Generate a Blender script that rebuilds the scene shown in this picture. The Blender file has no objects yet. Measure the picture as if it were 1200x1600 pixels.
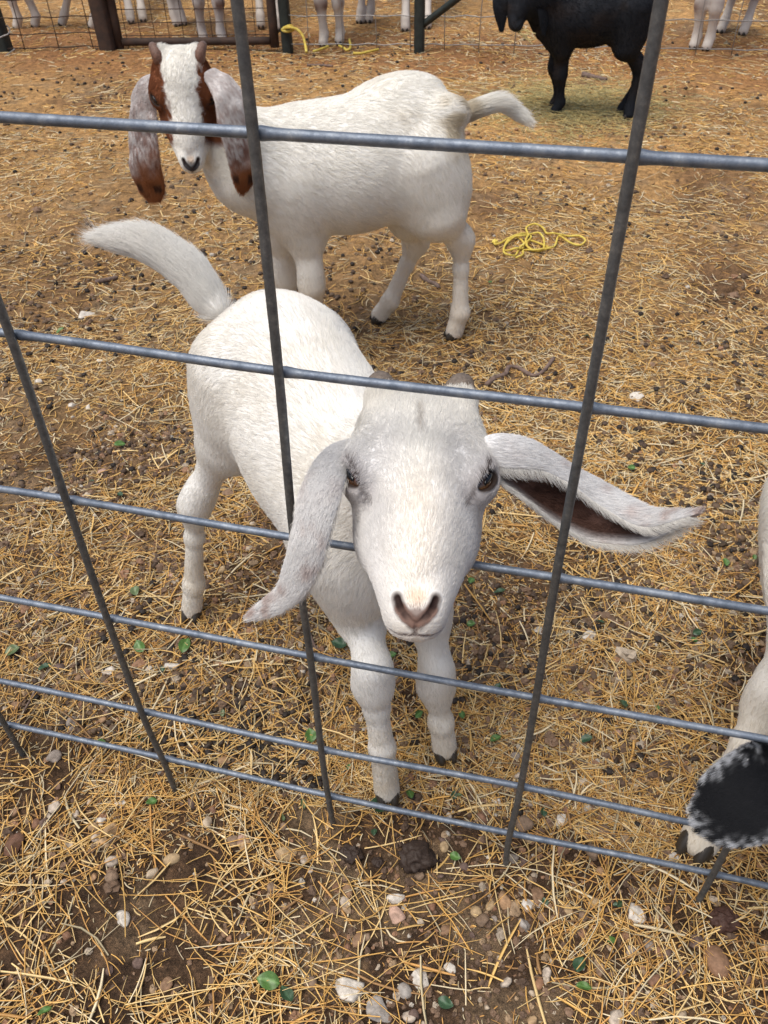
import bpy, math, random
import numpy as np
from mathutils import Vector, Matrix

# ------------------------------------------------------------------ camera, light, exposure
scene = bpy.context.scene
col = scene.collection
V3 = lambda *a: np.array(a, float)
CAM = V3(0, -0.44168, 0.89829)
AX = V3(0.97212792, 0.23397744, -0.01489492)
UP = V3(-0.14443889, 0.64773429, 0.74804926)
FW = V3(-0.1846746, 0.72504817, -0.66347603)
FPX = 1280.0
cd = bpy.data.cameras.new('camera')
cam = bpy.data.objects.new('camera', cd)
col.objects.link(cam)
m4 = Matrix.Identity(4)
for i in range(3):
    m4[i][0], m4[i][1], m4[i][2], m4[i][3] = AX[i], UP[i], -FW[i], CAM[i]
cam.matrix_world = m4
cd.sensor_fit = 'VERTICAL'
cd.sensor_height = 24
cd.lens = 24 * FPX / 1600
cd.clip_start = 0.01
cd.clip_end = 2000
cd.dof.use_dof = True
cd.dof.focus_distance = 0.66
cd.dof.aperture_fstop = (cd.lens / 1000) / 0.0011
scene.camera = cam

SUN_EL, SUN_AZ = math.radians(70), math.radians(225)     # azimuth measured from +Y towards +X
w = bpy.data.worlds.new("World")
scene.world = w
w.use_nodes = True
nt = w.node_tree
sky = nt.nodes.new('ShaderNodeTexSky')
sky.sky_type = 'NISHITA'
sky.sun_disc = False
sky.sun_elevation = SUN_EL
sky.sun_rotation = SUN_AZ
sky.air_density = 1.0
sky.dust_density = 3.0
sky.ozone_density = 1.0
bgn = nt.nodes['Background']
nt.links.new(sky.outputs[0], bgn.inputs[0])
bgn.inputs[1].default_value = 0.105
sl = bpy.data.lights.new('sun', 'SUN')
sl.energy = 3.3
sl.angle = math.radians(50)
sl.color = (1.0, 0.95, 0.87)
so = bpy.data.objects.new('sun', sl)
col.objects.link(so)
sd = Vector((math.sin(SUN_AZ) * math.cos(SUN_EL), math.cos(SUN_AZ) * math.cos(SUN_EL), math.sin(SUN_EL)))
so.rotation_euler = sd.to_track_quat('Z', 'Y').to_euler()
so.location = (0, 0, 6)
scene.view_settings.view_transform = 'Standard'
scene.view_settings.look = 'None'
scene.view_settings.gamma = 1
scene.view_settings.exposure = 0.20
scene.render.engine = 'CYCLES'
scene.cycles.max_bounces = 8
scene.cycles.diffuse_bounces = 6
scene.cycles.glossy_bounces = 3
scene.cycles.use_denoising = True

PREVIEW = False
rng = np.random.default_rng(11)


# ------------------------------------------------------------------ helpers: places
def ray(px, py):
    return AX * (px - 600) / FPX + UP * (800 - py) / FPX + FW


def P(px, py, y):
    """point of the place seen at a pixel of the photograph, at world depth y"""
    d = ray(px, py)
    return CAM + d * ((y - CAM[1]) / d[1])


def G(px, py, z=0.0):
    d = ray(px, py)
    return CAM + d * ((z - CAM[2]) / d[2])


def unit(v):
    v = np.asarray(v, float)
    return v / (np.linalg.norm(v, axis=-1, keepdims=True) + 1e-12)


# ------------------------------------------------------------------ helpers: noise (numpy)
def _hash(ix, iy, iz, seed):
    h = (ix.astype(np.int64) * 374761393 + iy.astype(np.int64) * 668265263 + iz.astype(np.int64) * 2147483647 + seed * 1274126177) & 0xffffffff
    h = ((h ^ (h >> 13)) * 1274126177) & 0xffffffff
    h = (h ^ (h >> 16)) & 0xffffffff
    return h / 4294967295.0


def vnoise(p, seed=0):
    p = np.asarray(p, float)
    if p.shape[-1] == 2:
        p = np.concatenate([p, np.zeros(p.shape[:-1] + (1,))], -1)
    i = np.floor(p).astype(np.int64)
    f = p - i
    f = f * f * (3 - 2 * f)
    out = 0
    for dx in (0, 1):
        for dy in (0, 1):
            for dz in (0, 1):
                wgt = (f[..., 0] if dx else 1 - f[..., 0]) * (f[..., 1] if dy else 1 - f[..., 1]) * (f[..., 2] if dz else 1 - f[..., 2])
                out = out + wgt * _hash(i[..., 0] + dx, i[..., 1] + dy, i[..., 2] + dz, seed)
    return out * 2 - 1


def fbm(p, scale, octs=3, seed=0):
    p = np.asarray(p, float)
    a, s, o = 1.0, scale, 0
    for k in range(octs):
        o = o + a * vnoise(p * s + 17.3 * k, seed + k)
        a *= 0.5
        s *= 2.03
    return o


def vecnoise(p, scale, seed=0):
    return np.stack([vnoise(p * scale + 5.1, seed), vnoise(p * scale + 9.7, seed + 1), vnoise(p * scale + 31.4, seed + 2)], -1)


def ground_z(x, y):
    p = np.stack([np.asarray(x, float), np.asarray(y, float)], -1)
    r = np.hypot(p[..., 0], p[..., 1] + 0.44)
    near = np.clip(1.6 - r * 0.35, 0.25, 1)
    z = 0.012 * fbm(p, 3.0, 2, 3) + 0.004 * fbm(p, 22.0, 2, 8) * near
    cl = np.clip(fbm(p, 55.0, 2, 21), 0, 1)
    cl2 = np.clip(fbm(p, 120.0, 1, 33), 0, 1)
    z = z + (0.006 * cl + 0.0025 * cl2) * near * np.clip(0.4 + 0.9 * fbm(p, 5.0, 1, 40), 0.15, 1)
    return z


# ------------------------------------------------------------------ helpers: objects
def tag(o, label=None, cat=None, group=None, kind=None):
    if label: o['label'] = label
    if cat: o['category'] = cat
    if group: o['group'] = group
    if kind: o['kind'] = kind
    return o


def empty(name, loc, rz=0):
    o = bpy.data.objects.new(name, None)
    col.objects.link(o)
    o.location = loc
    o.rotation_euler = (0, 0, rz)
    o.empty_display_size = 0.05
    return o


def link(name, me, mat, parent=None, smooth=True):
    for m in (mat if isinstance(mat, (list, tuple)) else [mat]):
        me.materials.append(m)
    if smooth:
        me.polygons.foreach_set('use_smooth', np.ones(len(me.polygons), dtype=bool))
    o = bpy.data.objects.new(name, me)
    col.objects.link(o)
    if parent is not None:
        o.parent = parent
        root = parent
        off = Vector((0, 0, 0))
        while root is not None:
            off += Vector(root.location)
            root = root.parent
        o.location = -off
        # world-space vertices: put the origin at the thing's base by moving the mesh
    return o


def np_mesh(name, v, quads=None, tris=None, colors=None):
    me = bpy.data.meshes.new(name)
    v = np.asarray(v, np.float32)
    faces = []
    nq = 0 if quads is None else len(quads)
    ntri = 0 if tris is None else len(tris)
    me.vertices.add(len(v))
    me.vertices.foreach_set('co', v.ravel())
    loops = np.concatenate([np.asarray(quads, np.int32).ravel() if nq else np.zeros(0, np.int32),
                            np.asarray(tris, np.int32).ravel() if ntri else np.zeros(0, np.int32)])
    me.loops.add(len(loops))
    me.loops.foreach_set('vertex_index', loops)
    me.polygons.add(nq + ntri)
    starts = np.concatenate([np.arange(nq) * 4, nq * 4 + np.arange(ntri) * 3]).astype(np.int32)
    me.polygons.foreach_set('loop_start', starts)
    me.update(calc_edges=True)
    if colors is not None:
        set_col(me, colors)
    return me


def set_col(me, c):
    c = np.asarray(c, np.float32)
    if c.shape[1] == 3:
        c = np.concatenate([c, np.ones((len(c), 1), np.float32)], 1)
    at = me.color_attributes.get('Col') or me.color_attributes.new('Col', 'FLOAT_COLOR', 'POINT')
    at.data.foreach_set('color', c.ravel())


# ------------------------------------------------------------------ materials
def new_mat(name, base=(0.5, 0.5, 0.5), rough=0.7, metal=0.0, spec=0.5):
    m = bpy.data.materials.new(name)
    m.use_nodes = True
    b = m.node_tree.nodes['Principled BSDF']
    b.inputs['Base Color'].default_value = (*base, 1)
    b.inputs['Roughness'].default_value = rough
    b.inputs['Metallic'].default_value = metal
    b.inputs['Specular IOR Level'].default_value = spec
    return m, m.node_tree, b


def N(t, kind, **kw):
    n = t.nodes.new(kind)
    for k, v in kw.items():
        setattr(n, k, v)
    return n


def ramp(t, fac, stops):
    r = t.nodes.new('ShaderNodeValToRGB')
    e = r.color_ramp.elements
    while len(e) > 1: e.remove(e[-1])
    e[0].position = stops[0][0]; e[0].color = (*stops[0][1], 1)
    for p_, c_ in stops[1:]:
        k = e.new(p_); k.color = (*c_, 1)
    t.links.new(fac, r.inputs[0])
    return r.outputs[0]


def noise(t, scale, detail=4, rough=0.6, coord=None, dist=0.0):
    n = t.nodes.new('ShaderNodeTexNoise')
    n.inputs['Scale'].default_value = scale
    n.inputs['Detail'].default_value = detail
    n.inputs['Roughness'].default_value = rough
    n.inputs['Distortion'].default_value = dist
    if coord is not None: t.links.new(coord, n.inputs['Vector'])
    return n


def mixc(t, fac, a, b, mode='MIX'):
    n = t.nodes.new('ShaderNodeMix')
    n.data_type = 'RGBA'
    n.blend_type = mode
    for sock, val in ((n.inputs[0], fac), (n.inputs[6], a), (n.inputs[7], b)):
        if hasattr(val, 'is_linked') or isinstance(val, bpy.types.NodeSocket): t.links.new(val, sock)
        elif isinstance(val, (int, float)): sock.default_value = val
        else: sock.default_value = (*val, 1)
    return n.outputs[2]


def bump(t, b, h, strength=0.5, dist=0.002):
    n = t.nodes.new('ShaderNodeBump')
    n.inputs['Strength'].default_value = strength
    n.inputs['Distance'].default_value = dist
    t.links.new(h, n.inputs['Height'])
    t.links.new(n.outputs[0], b.inputs['Normal'])


def attr_mat(name, rough=0.7, spec=0.3, bscale=None, bstr=0.4, bdist=0.001, vary=0.0):
    m, t, b = new_mat(name, rough=rough, spec=spec)
    a = N(t, 'ShaderNodeAttribute', attribute_name='Col')
    c = a.outputs['Color']
    g = N(t, 'ShaderNodeNewGeometry')
    if vary:
        n = noise(t, bscale or 60, 4, 0.6, g.outputs['Position'])
        c = mixc(t, 1.0, c, ramp(t, n.outputs[0], [(0.3, (1 - vary,) * 3), (0.7, (1 + vary * 0.4,) * 3)]), 'MULTIPLY')
    t.links.new(c, b.inputs['Base Color'])
    if bscale:
        n2 = noise(t, bscale, 4, 0.6, g.outputs['Position'])
        bump(t, b, n2.outputs[0], bstr, bdist)
    return m


M = {}
M['hide'] = attr_mat('goat_hide', 0.75, 0.15, 900, 0.5, 0.0008)
M['fur'] = attr_mat('goat_fur', 0.6, 0.15)
_t = M['fur'].node_tree
_tr = _t.nodes.new('ShaderNodeBsdfTranslucent'); _mx = _t.nodes.new('ShaderNodeMixShader'); _mx.inputs[0].default_value = 0.28
_t.links.new([n for n in _t.nodes if n.type == 'ATTRIBUTE'][0].outputs['Color'], _tr.inputs['Color'])
_t.links.new(_t.nodes['Principled BSDF'].outputs[0], _mx.inputs[1]); _t.links.new(_tr.outputs[0], _mx.inputs[2])
_t.links.new(_mx.outputs[0], [n for n in _t.nodes if n.type == 'OUTPUT_MATERIAL'][0].inputs['Surface'])
M['stone'] = attr_mat('pebble', 0.75, 0.3, 220, 0.6, 0.0015, 0.35)
M['straw'] = attr_mat('straw', 0.5, 0.35)
M['dung'] = attr_mat('dung', 0.6, 0.3, 500, 0.6, 0.001, 0.3)
M['leaf'] = attr_mat('leaf', 0.42, 0.5, 300, 0.3, 0.0006, 0.25)
M['hoof'], _t, _b = new_mat('hoof', (0.02, 0.018, 0.016), 0.45)
_n = noise(_t, 120, 4, 0.6)
_t.links.new(ramp(_t, _n.outputs[0], [(0.3, (0.012, 0.011, 0.010)), (0.75, (0.07, 0.055, 0.04))]), _b.inputs['Base Color'])
M['horn'] = attr_mat('horn', 0.55, 0.35, 350, 0.9, 0.0012, 0.4)
M['pupil'], _t, _b = new_mat('pupil', (0.006, 0.006, 0.007), 0.12)
M['eye'], _t, _b = new_mat('eye', (0.12, 0.055, 0.02), 0.06, 0, 0.6)
_n = noise(_t, 500, 3, 0.6, N(_t, 'ShaderNodeNewGeometry').outputs['Position'])
_t.links.new(ramp(_t, _n.outputs[0], [(0.3, (0.03, 0.014, 0.007)), (0.7, (0.085, 0.036, 0.016))]), _b.inputs['Base Color'])
_b.inputs['Coat Weight'].default_value = 0.6

# galvanised fence rod
M['rod'], _t, _b = new_mat('galvanised_rod', (0.2, 0.22, 0.25), 0.5, 0.55)
_g = N(_t, 'ShaderNodeNewGeometry').outputs['Position']
_n = noise(_t, 90, 6, 0.7, _g)
_t.links.new(ramp(_t, _n.outputs[0], [(0.3, (0.10, 0.125, 0.16)), (0.5, (0.17, 0.20, 0.25)), (0.66, (0.25, 0.28, 0.32)), (0.78, (0.5, 0.52, 0.55))]), _b.inputs['Base Color'])
_n2 = noise(_t, 300, 5, 0.7, _g)
_t.links.new(ramp(_t, _n2.outputs[0], [(0.3, (0.42,) * 3), (0.7, (0.68,) * 3)]), _b.inputs['Roughness'])
bump(_t, _b, _n2.outputs[0], 0.35, 0.0006)
M['stay'], _t, _b = new_mat('weathered_stay', (0.12, 0.125, 0.13), 0.5, 0.55)
_g = N(_t, 'ShaderNodeNewGeometry').outputs['Position']
_n = noise(_t, 150, 6, 0.75, _g)
_t.links.new(ramp(_t, _n.outputs[0], [(0.3, (0.075, 0.08, 0.085)), (0.55, (0.14, 0.147, 0.152)), (0.72, (0.23, 0.23, 0.225)), (0.8, (0.36, 0.36, 0.36))]), _b.inputs['Base Color'])
bump(_t, _b, _n.outputs[0], 0.4, 0.0006)
M['rust'], _t, _b = new_mat('rusty_steel', (0.06, 0.035, 0.025), 0.8, 0.1)
_g = N(_t, 'ShaderNodeNewGeometry').outputs['Position']
_n = noise(_t, 25, 6, 0.7, _g)
_t.links.new(ramp(_t, _n.outputs[0], [(0.3, (0.028, 0.02, 0.017)), (0.6, (0.065, 0.036, 0.024)), (0.8, (0.13, 0.06, 0.032))]), _b.inputs['Base Color'])
M['post'], _t, _b = new_mat('painted_post', (0.02, 0.028, 0.026), 0.6, 0.2)
_g = N(_t, 'ShaderNodeNewGeometry').outputs['Position']
_n = noise(_t, 30, 6, 0.7, _g)
_t.links.new(ramp(_t, _n.outputs[0], [(0.3, (0.012, 0.017, 0.016)), (0.7, (0.032, 0.042, 0.038)), (0.85, (0.08, 0.07, 0.06))]), _b.inputs['Base Color'])
M['wire'], _t, _b = new_mat('fence_wire', (0.30, 0.29, 0.28), 0.5, 0.5)
M['rope'], _t, _b = new_mat('yellow_rope', (0.62, 0.47, 0.055), 0.6)
_g = N(_t, 'ShaderNodeNewGeometry').outputs['Position']
_n = noise(_t, 60, 4, 0.6, _g)
_t.links.new(ramp(_t, _n.outputs[0], [(0.3, (0.5, 0.33, 0.04)), (0.6, (0.68, 0.54, 0.10)), (0.8, (0.72, 0.66, 0.26))]), _b.inputs['Base Color'])
_wv = N(_t, 'ShaderNodeTexWave'); _wv.inputs['Scale'].default_value = 160; _wv.inputs['Distortion'].default_value = 2
_t.links.new(_g, _wv.inputs['Vector'])
bump(_t, _b, _wv.outputs[1], 0.5, 0.001)
M['bark'], _t, _b = new_mat('bark', (0.14, 0.10, 0.08), 0.85)
_g = N(_t, 'ShaderNodeNewGeometry').outputs['Position']
_n = noise(_t, 130, 5, 0.7, _g)
_t.links.new(ramp(_t, _n.outputs[0], [(0.3, (0.07, 0.045, 0.035)), (0.6, (0.19, 0.13, 0.105)), (0.8, (0.30, 0.24, 0.2))]), _b.inputs['Base Color'])
bump(_t, _b, _n.outputs[0], 0.8, 0.002)

# soil
M['soil'], _t, _b = new_mat('soil', (0.12, 0.08, 0.05), 0.95, 0, 0.15)
_a = N(_t, 'ShaderNodeAttribute', attribute_name='Col').outputs['Color']
_g = N(_t, 'ShaderNodeNewGeometry').outputs['Position']
_n1 = noise(_t, 45, 8, 0.72, _g)
_n2 = noise(_t, 260, 5, 0.7, _g)
_c = mixc(_t, 1.0, _a, ramp(_t, _n1.outputs[0], [(0.32, (0.35, 0.33, 0.32)), (0.5, (0.95, 0.93, 0.9)), (0.66, (1.5, 1.42, 1.3))]), 'MULTIPLY')
_c = mixc(_t, 1.0, _c, ramp(_t, _n2.outputs[0], [(0.3, (0.5, 0.5, 0.5)), (0.55, (1.0, 1.0, 1.0)), (0.72, (1.7, 1.6, 1.4))]), 'MULTIPLY')
_n3 = noise(_t, 900, 3, 0.7, _g)
_c = mixc(_t, 1.0, _c, ramp(_t, _n3.outputs[0], [(0.34, (0.6, 0.6, 0.6)), (0.5, (1, 1, 1)), (0.68, (1.7, 1.6, 1.45))]), 'MULTIPLY')
_t.links.new(_c, _b.inputs['Base Color'])
_ad = N(_t, 'ShaderNodeMath', operation='ADD')
_t.links.new(_n1.outputs[0], _ad.inputs[0]); _t.links.new(_n2.outputs[0], _ad.inputs[1])
bump(_t, _b, _ad.outputs[0], 0.9, 0.006)


# ------------------------------------------------------------------ implicit bodies
def cone(a, b, ra, rb, k=0.02, flow=None, fl=0.010, op='u', tg=''):
    a, b = np.asarray(a, float), np.asarray(b, float)
    return dict(t='c', a=a, b=b, ra=ra, rb=rb, k=k, flow=unit(b - a) if flow is None else unit(flow), fl=fl, op=op, tg=tg)


def ell(c, r, R=None, k=0.02, flow=(0, 0, -1), fl=0.010, op='u', tg=''):
    return dict(t='e', c=np.asarray(c, float), r=np.asarray(r, float), R=np.eye(3) if R is None else np.asarray(R), k=k, flow=unit(flow), fl=fl, op=op, tg=tg)


def dist(pm, X):
    if pm['t'] == 'c':
        ba = pm['b'] - pm['a']
        pa = X - pm['a']
        t = np.clip((pa @ ba) / (ba @ ba + 1e-12), 0, 1)
        return np.linalg.norm(pa - t[..., None] * ba, axis=-1) - (pm['ra'] + (pm['rb'] - pm['ra']) * t)
    q = (X - pm['c']) @ pm['R'].T          # rows of R are the axes
    k0 = np.linalg.norm(q / pm['r'], axis=-1)
    k1 = np.linalg.norm(q / pm['r'] ** 2, axis=-1)
    return np.where(k1 > 1e-9, k0 * (k0 - 1) / np.maximum(k1, 1e-9), -pm['r'].min())


def comb(F, d, pm):
    k = pm['k']
    if pm['op'] == 'u':
        h = np.clip(k - np.abs(F - d), 0, None) / k
        return np.minimum(F, d) - h * h * k * 0.25
    h = np.clip(k - np.abs(F + d), 0, None) / k
    return np.maximum(F, -d) + h * h * k * 0.25


def field(prims, X):
    F = np.full(X.shape[:-1], 1.0)
    for pm in prims:
        F = comb(F, dist(pm, X), pm)
    return F


def bounds(pm):
    if pm['t'] == 'c':
        r = max(pm['ra'], pm['rb'])
        return np.minimum(pm['a'], pm['b']) - r, np.maximum(pm['a'], pm['b']) + r
    r = pm['r'].max()
    return pm['c'] - r, pm['c'] + r


def surface(prims, vox):
    lo = np.min([bounds(p)[0] for p in prims if p['op'] == 'u'], 0) - 4 * vox
    hi = np.max([bounds(p)[1] for p in prims if p['op'] == 'u'], 0) + 4 * vox
    n = np.ceil((hi - lo) / vox).astype(int) + 1
    F = np.full(n, 1.0, np.float32)
    for pm in prims:
        bl, bh = bounds(pm)
        mg = pm['k'] * 1.2 + 3 * vox
        i0 = np.clip(((bl - mg - lo) / vox).astype(int), 0, n)
        i1 = np.clip(((bh + mg - lo) / vox).astype(int) + 1, 0, n)
        if np.any(i1 <= i0): continue
        ax = [lo[k] + vox * np.arange(i0[k], i1[k]) for k in range(3)]
        X = np.stack(np.meshgrid(*ax, indexing='ij'), -1)
        s = tuple(slice(i0[k], i1[k]) for k in range(3))
        F[s] = comb(F[s], dist(pm, X), pm)
    ins = F < 0
    c = np.zeros(n - 1, np.uint8)
    for dx in (0, 1):
        for dy in (0, 1):
            for dz in (0, 1):
                c += ins[dx:n[0] - 1 + dx, dy:n[1] - 1 + dy, dz:n[2] - 1 + dz]
    act = np.argwhere((c > 0) & (c < 8))
    idx = np.full(n - 1, -1, np.int64)
    idx[tuple(act.T)] = np.arange(len(act))
    acc = np.zeros((len(act), 3)); cnt = np.zeros(len(act))
    corners = [(x, y, z) for x in (0, 1) for y in (0, 1) for z in (0, 1)]
    for ci in corners:
        for axx in range(3):
            if ci[axx]: continue
            cj = list(ci); cj[axx] = 1
            fa = F[tuple((act + ci).T)]; fb = F[tuple((act + cj).T)]
            mk = (fa < 0) != (fb < 0)
            t = np.where(mk, fa / np.where(mk, fa - fb, 1), 0)
            p = act + np.array(ci, float)
            p[:, axx] += t
            acc += p * mk[:, None]; cnt += mk
    V = lo + vox * acc / cnt[:, None]
    quads = []
    for axx in range(3):
        s0 = [slice(None)] * 3; s1 = [slice(None)] * 3
        s0[axx] = slice(0, -1); s1[axx] = slice(1, None)
        A = ins[tuple(s0)]; B = ins[tuple(s1)]
        e = np.argwhere(A != B)
        u, v = (axx + 1) % 3, (axx + 2) % 3
        e = e[(e[:, u] > 0) & (e[:, v] > 0)]
        a_in = A[tuple(e.T)]
        q = []
        for du, dv in ((1, 1), (0, 1), (0, 0), (1, 0)):
            cc = e.copy(); cc[:, u] -= du; cc[:, v] -= dv
            q.append(idx[tuple(np.minimum(cc, n - 2).T)])
        q = np.stack(q, 1)
        ok = (q >= 0).all(1)
        q, a_in = q[ok], a_in[ok]
        q[~a_in] = q[~a_in][:, ::-1]
        quads.append(q)
    quads = np.concatenate(quads)
    V = project(prims, V, vox)
    return V, quads


def grad(prims, V, e=0.0008):
    g = np.stack([field(prims, V + d * e) - field(prims, V - d * e) for d in np.eye(3)], -1)
    return g / (2 * e)


def project(prims, V, vox, it=2):
    for _ in range(it):
        f = field(prims, V)
        g = grad(prims, V)
        n2 = np.maximum((g * g).sum(-1), 0.05)
        s = np.clip(f / n2, -vox, vox)
        V = V - g * s[:, None]
    return V


def subdivide(V, Q, mask):
    """1 -> 4 split of the masked quads, neighbours fanned into triangles"""
    import bmesh
    me = np_mesh('tmp', V, Q)
    bm = bmesh.new(); bm.from_mesh(me); bpy.data.meshes.remove(me)
    bm.faces.ensure_lookup_table()
    ed = set()
    for i in np.nonzero(mask)[0]:
        ed.update(bm.faces[i].edges)
    bmesh.ops.subdivide_edges(bm, edges=list(ed), cuts=1, use_grid_fill=True)
    me = bpy.data.meshes.new('tmp'); bm.to_mesh(me); bm.free()
    return me


# ------------------------------------------------------------------ fur
def grow_fur(name, parent, prims, verts, tris, colf, n, lenmul=1.0, lift=0.30, rad=0.00011, skip=None, seed=1,
             curl=0.18, noise_s=28.0, sag=0.0, flow=None, lens=None, dens=None, npt=4, normals=None):
    if PREVIEW: n = int(n * 0.25); rad = rad * 1.6
    rg = np.random.default_rng(seed)
    a, b, c = verts[tris[:, 0]], verts[tris[:, 1]], verts[tris[:, 2]]
    area = 0.5 * np.linalg.norm(np.cross(b - a, c - a), axis=1)
    if dens is not None: area = area * dens((a + b + c) / 3)
    ti = rg.choice(len(tris), n, p=area / area.sum())
    r1, r2 = np.sqrt(rg.random(n)), rg.random(n)
    wts = np.stack([1 - r1, r1 * (1 - r2), r1 * r2], 1)
    T = tris[ti]
    X = (verts[T] * wts[..., None]).sum(1)
    if normals is not None:
        nr = unit((normals[T] * wts[..., None]).sum(1))
    else:
        nr = unit(grad(prims, X))
    if skip is not None:
        keep = ~skip(X, rg)
        X, nr = X[keep], nr[keep]
        T, wts = T[keep], wts[keep]
    n = len(X)
    if flow is None:
        D = np.stack([dist(p, X) for p in prims if p['op'] == 'u'], 1)
        W = np.exp(-np.clip(D - D.min(1, keepdims=True), 0, 0.1) / 0.012)
        W /= W.sum(1, keepdims=True)
        fl = W @ np.stack([p['flow'] for p in prims if p['op'] == 'u'])
        ln = W @ np.array([p['fl'] for p in prims if p['op'] == 'u'])
    else:
        fl = (flow[T] * wts[..., None]).sum(1)
        ln = (lens[T] * wts).sum(1)
    tailish = smooth(0.016, 0.024, ln)[:, None]
    fl = fl + curl * (1 - 0.85 * tailish) * vecnoise(X, noise_s, seed) + 0.09 * rg.normal(size=(n, 3)) + 0.10 * (1 - tailish) * vecnoise(X, noise_s * 5, seed + 9)
    tn = unit(fl - (fl * nr).sum(-1, keepdims=True) * nr)
    ln = ln * lenmul * rg.uniform(0.65, 1.15, n) * (1 + 0.25 * (1 - tailish[:, 0]) * vnoise(X * 60, 5))
    lf = lift * rg.uniform(0.6, 1.5, n) * (1 - 0.2 * tailish[:, 0])
    d0 = unit(tn + nr * (lf * 1.7)[:, None])
    d1 = unit(tn + nr * lf[:, None] * 0.8)
    d2 = unit(tn + nr * (lf * 0.25)[:, None] + np.array([0, 0, -sag]))
    pts = [X - nr * 0.0003]
    for d, q in ((d0, 0.3), (d1, 0.35), (d2, 0.35)):
        pts.append(pts[-1] + d * (ln * q)[:, None])
    pts = np.stack(pts, 1)
    tip = rad * rg.uniform(0.8, 1.25, n)
    rr = np.stack([tip, tip * 0.95, tip * 0.7, tip * 0.25], 1)
    cc = colf(X)
    cc = np.minimum(cc * rg.uniform(0.90, 1.06, (n, 1)), 0.92)
    cu = bpy.data.hair_curves.new(name)
    cu.add_curves([4] * n)
    cu.attributes['position'].data.foreach_set('vector', pts.astype(np.float32).ravel())
    ra = cu.attributes.get('radius') or cu.attributes.new('radius', 'FLOAT', 'POINT')
    ra.data.foreach_set('value', rr.astype(np.float32).ravel())
    ca = cu.attributes.new('Col', 'FLOAT_COLOR', 'CURVE')
    ca.data.foreach_set('color', np.concatenate([cc, np.ones((n, 1))], 1).astype(np.float32).ravel())
    cu.materials.append(M['fur'])
    o = bpy.data.objects.new(name, cu)
    col.objects.link(o)
    if parent is not None:
        o.parent = parent
        off = Vector((0, 0, 0)); r_ = parent
        if r_.parent is None: off = Vector(r_.location)
        o.location = -off if r_.parent is None else Vector((0, 0, 0))
    return o


def tri_of(me):
    me.calc_loop_triangles()
    t = np.empty(len(me.loop_triangles) * 3, np.int32)
    me.loop_triangles.foreach_get('vertices', t)
    v = np.empty(len(me.vertices) * 3, np.float32)
    me.vertices.foreach_get('co', v)
    return v.reshape(-1, 3).astype(float), t.reshape(-1, 3)


def vnorm(me):
    v = np.empty(len(me.vertices) * 3, np.float32)
    me.vertices.foreach_get('normal', v)
    return v.reshape(-1, 3).astype(float)


# ------------------------------------------------------------------ tubes and small solids
def catmull(pts, n):
    pts = np.asarray(pts, float)
    if len(pts) == 2:
        t = np.linspace(0, 1, n)[:, None]
        return pts[0] * (1 - t) + pts[1] * t
    p = np.vstack([2 * pts[0] - pts[1], pts, 2 * pts[-1] - pts[-2]])
    u = np.linspace(0, len(pts) - 1 - 1e-9, n)
    i = u.astype(int); t = (u - i)[:, None]
    p0, p1, p2, p3 = p[i], p[i + 1], p[i + 2], p[i + 3]
    return 0.5 * ((2 * p1) + (-p0 + p2) * t + (2 * p0 - 5 * p1 + 4 * p2 - p3) * t ** 2 + (-p0 + 3 * p1 - 3 * p2 + p3) * t ** 3)


def tube_data(path, rad, ns=10):
    path = np.asarray(path, float)
    n = len(path)
    rad = np.broadcast_to(np.asarray(rad, float), (n,))
    T = unit(np.gradient(path, axis=0))
    ref = V3(0, 0, 1) if abs(T[0][2]) < 0.9 else V3(1, 0, 0)
    U = unit(np.cross(T[0], ref))
    us = [U]
    for i in range(1, n):
        U = unit(us[-1] - T[i] * (us[-1] @ T[i]))
        us.append(U)
    us = np.array(us); vs = np.cross(T, us)
    an = np.linspace(0, 2 * np.pi, ns, endpoint=False)
    ring = path[:, None] + rad[:, None, None] * (us[:, None] * np.cos(an)[None, :, None] + vs[:, None] * np.sin(an)[None, :, None])
    v = ring.reshape(-1, 3)
    i = np.arange(n - 1)[:, None] * ns + np.arange(ns)[None]
    j = np.arange(n - 1)[:, None] * ns + (np.arange(ns)[None] + 1) % ns
    q = np.stack([i, j, j + ns, i + ns], -1).reshape(-1, 4)
    v = np.vstack([v, path[0], path[-1]])
    k = np.arange(ns); k2 = (k + 1) % ns
    t1 = np.stack([np.full(ns, n * ns), k2, k], 1)
    t2 = np.stack([np.full(ns, n * ns + 1), (n - 1) * ns + k, (n - 1) * ns + k2], 1)
    return v, q, np.vstack([t1, t2])


def tube(name, path, rad, mat, parent=None, ns=10, colors=None):
    v, q, t = tube_data(path, rad, ns)
    me = np_mesh(name, v, q, t, colors=None if colors is None else np.tile(colors, (len(v), 1)))
    return link(name, me, mat, parent)


def box_mesh(name, lo, hi, mat, parent=None, R=None, at_=(0, 0, 0)):
    import bmesh
    bm = bmesh.new()
    bmesh.ops.create_cube(bm, size=1)
    lo, hi = np.array(lo, float), np.array(hi, float)
    for v in bm.verts:
        p = (np.array(v.co) + 0.5) * (hi - lo) + lo
        if R is not None: p = R @ p
        v.co = p + np.array(at_)
    bmesh.ops.bevel(bm, geom=bm.edges[:], offset=min(hi - lo) * 0.12, segments=2, affect='EDGES')
    me = bpy.data.meshes.new(name); bm.to_mesh(me); bm.free()
    return link(name, me, mat, parent, smooth=False)


def smooth(a, b, x):
    t = np.clip((x - a) / (b - a), 0, 1)
    return t * t * (3 - 2 * t)


def mix(c, d, f_):
    return c * (1 - f_[..., None]) + np.asarray(d) * f_[..., None]


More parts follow.
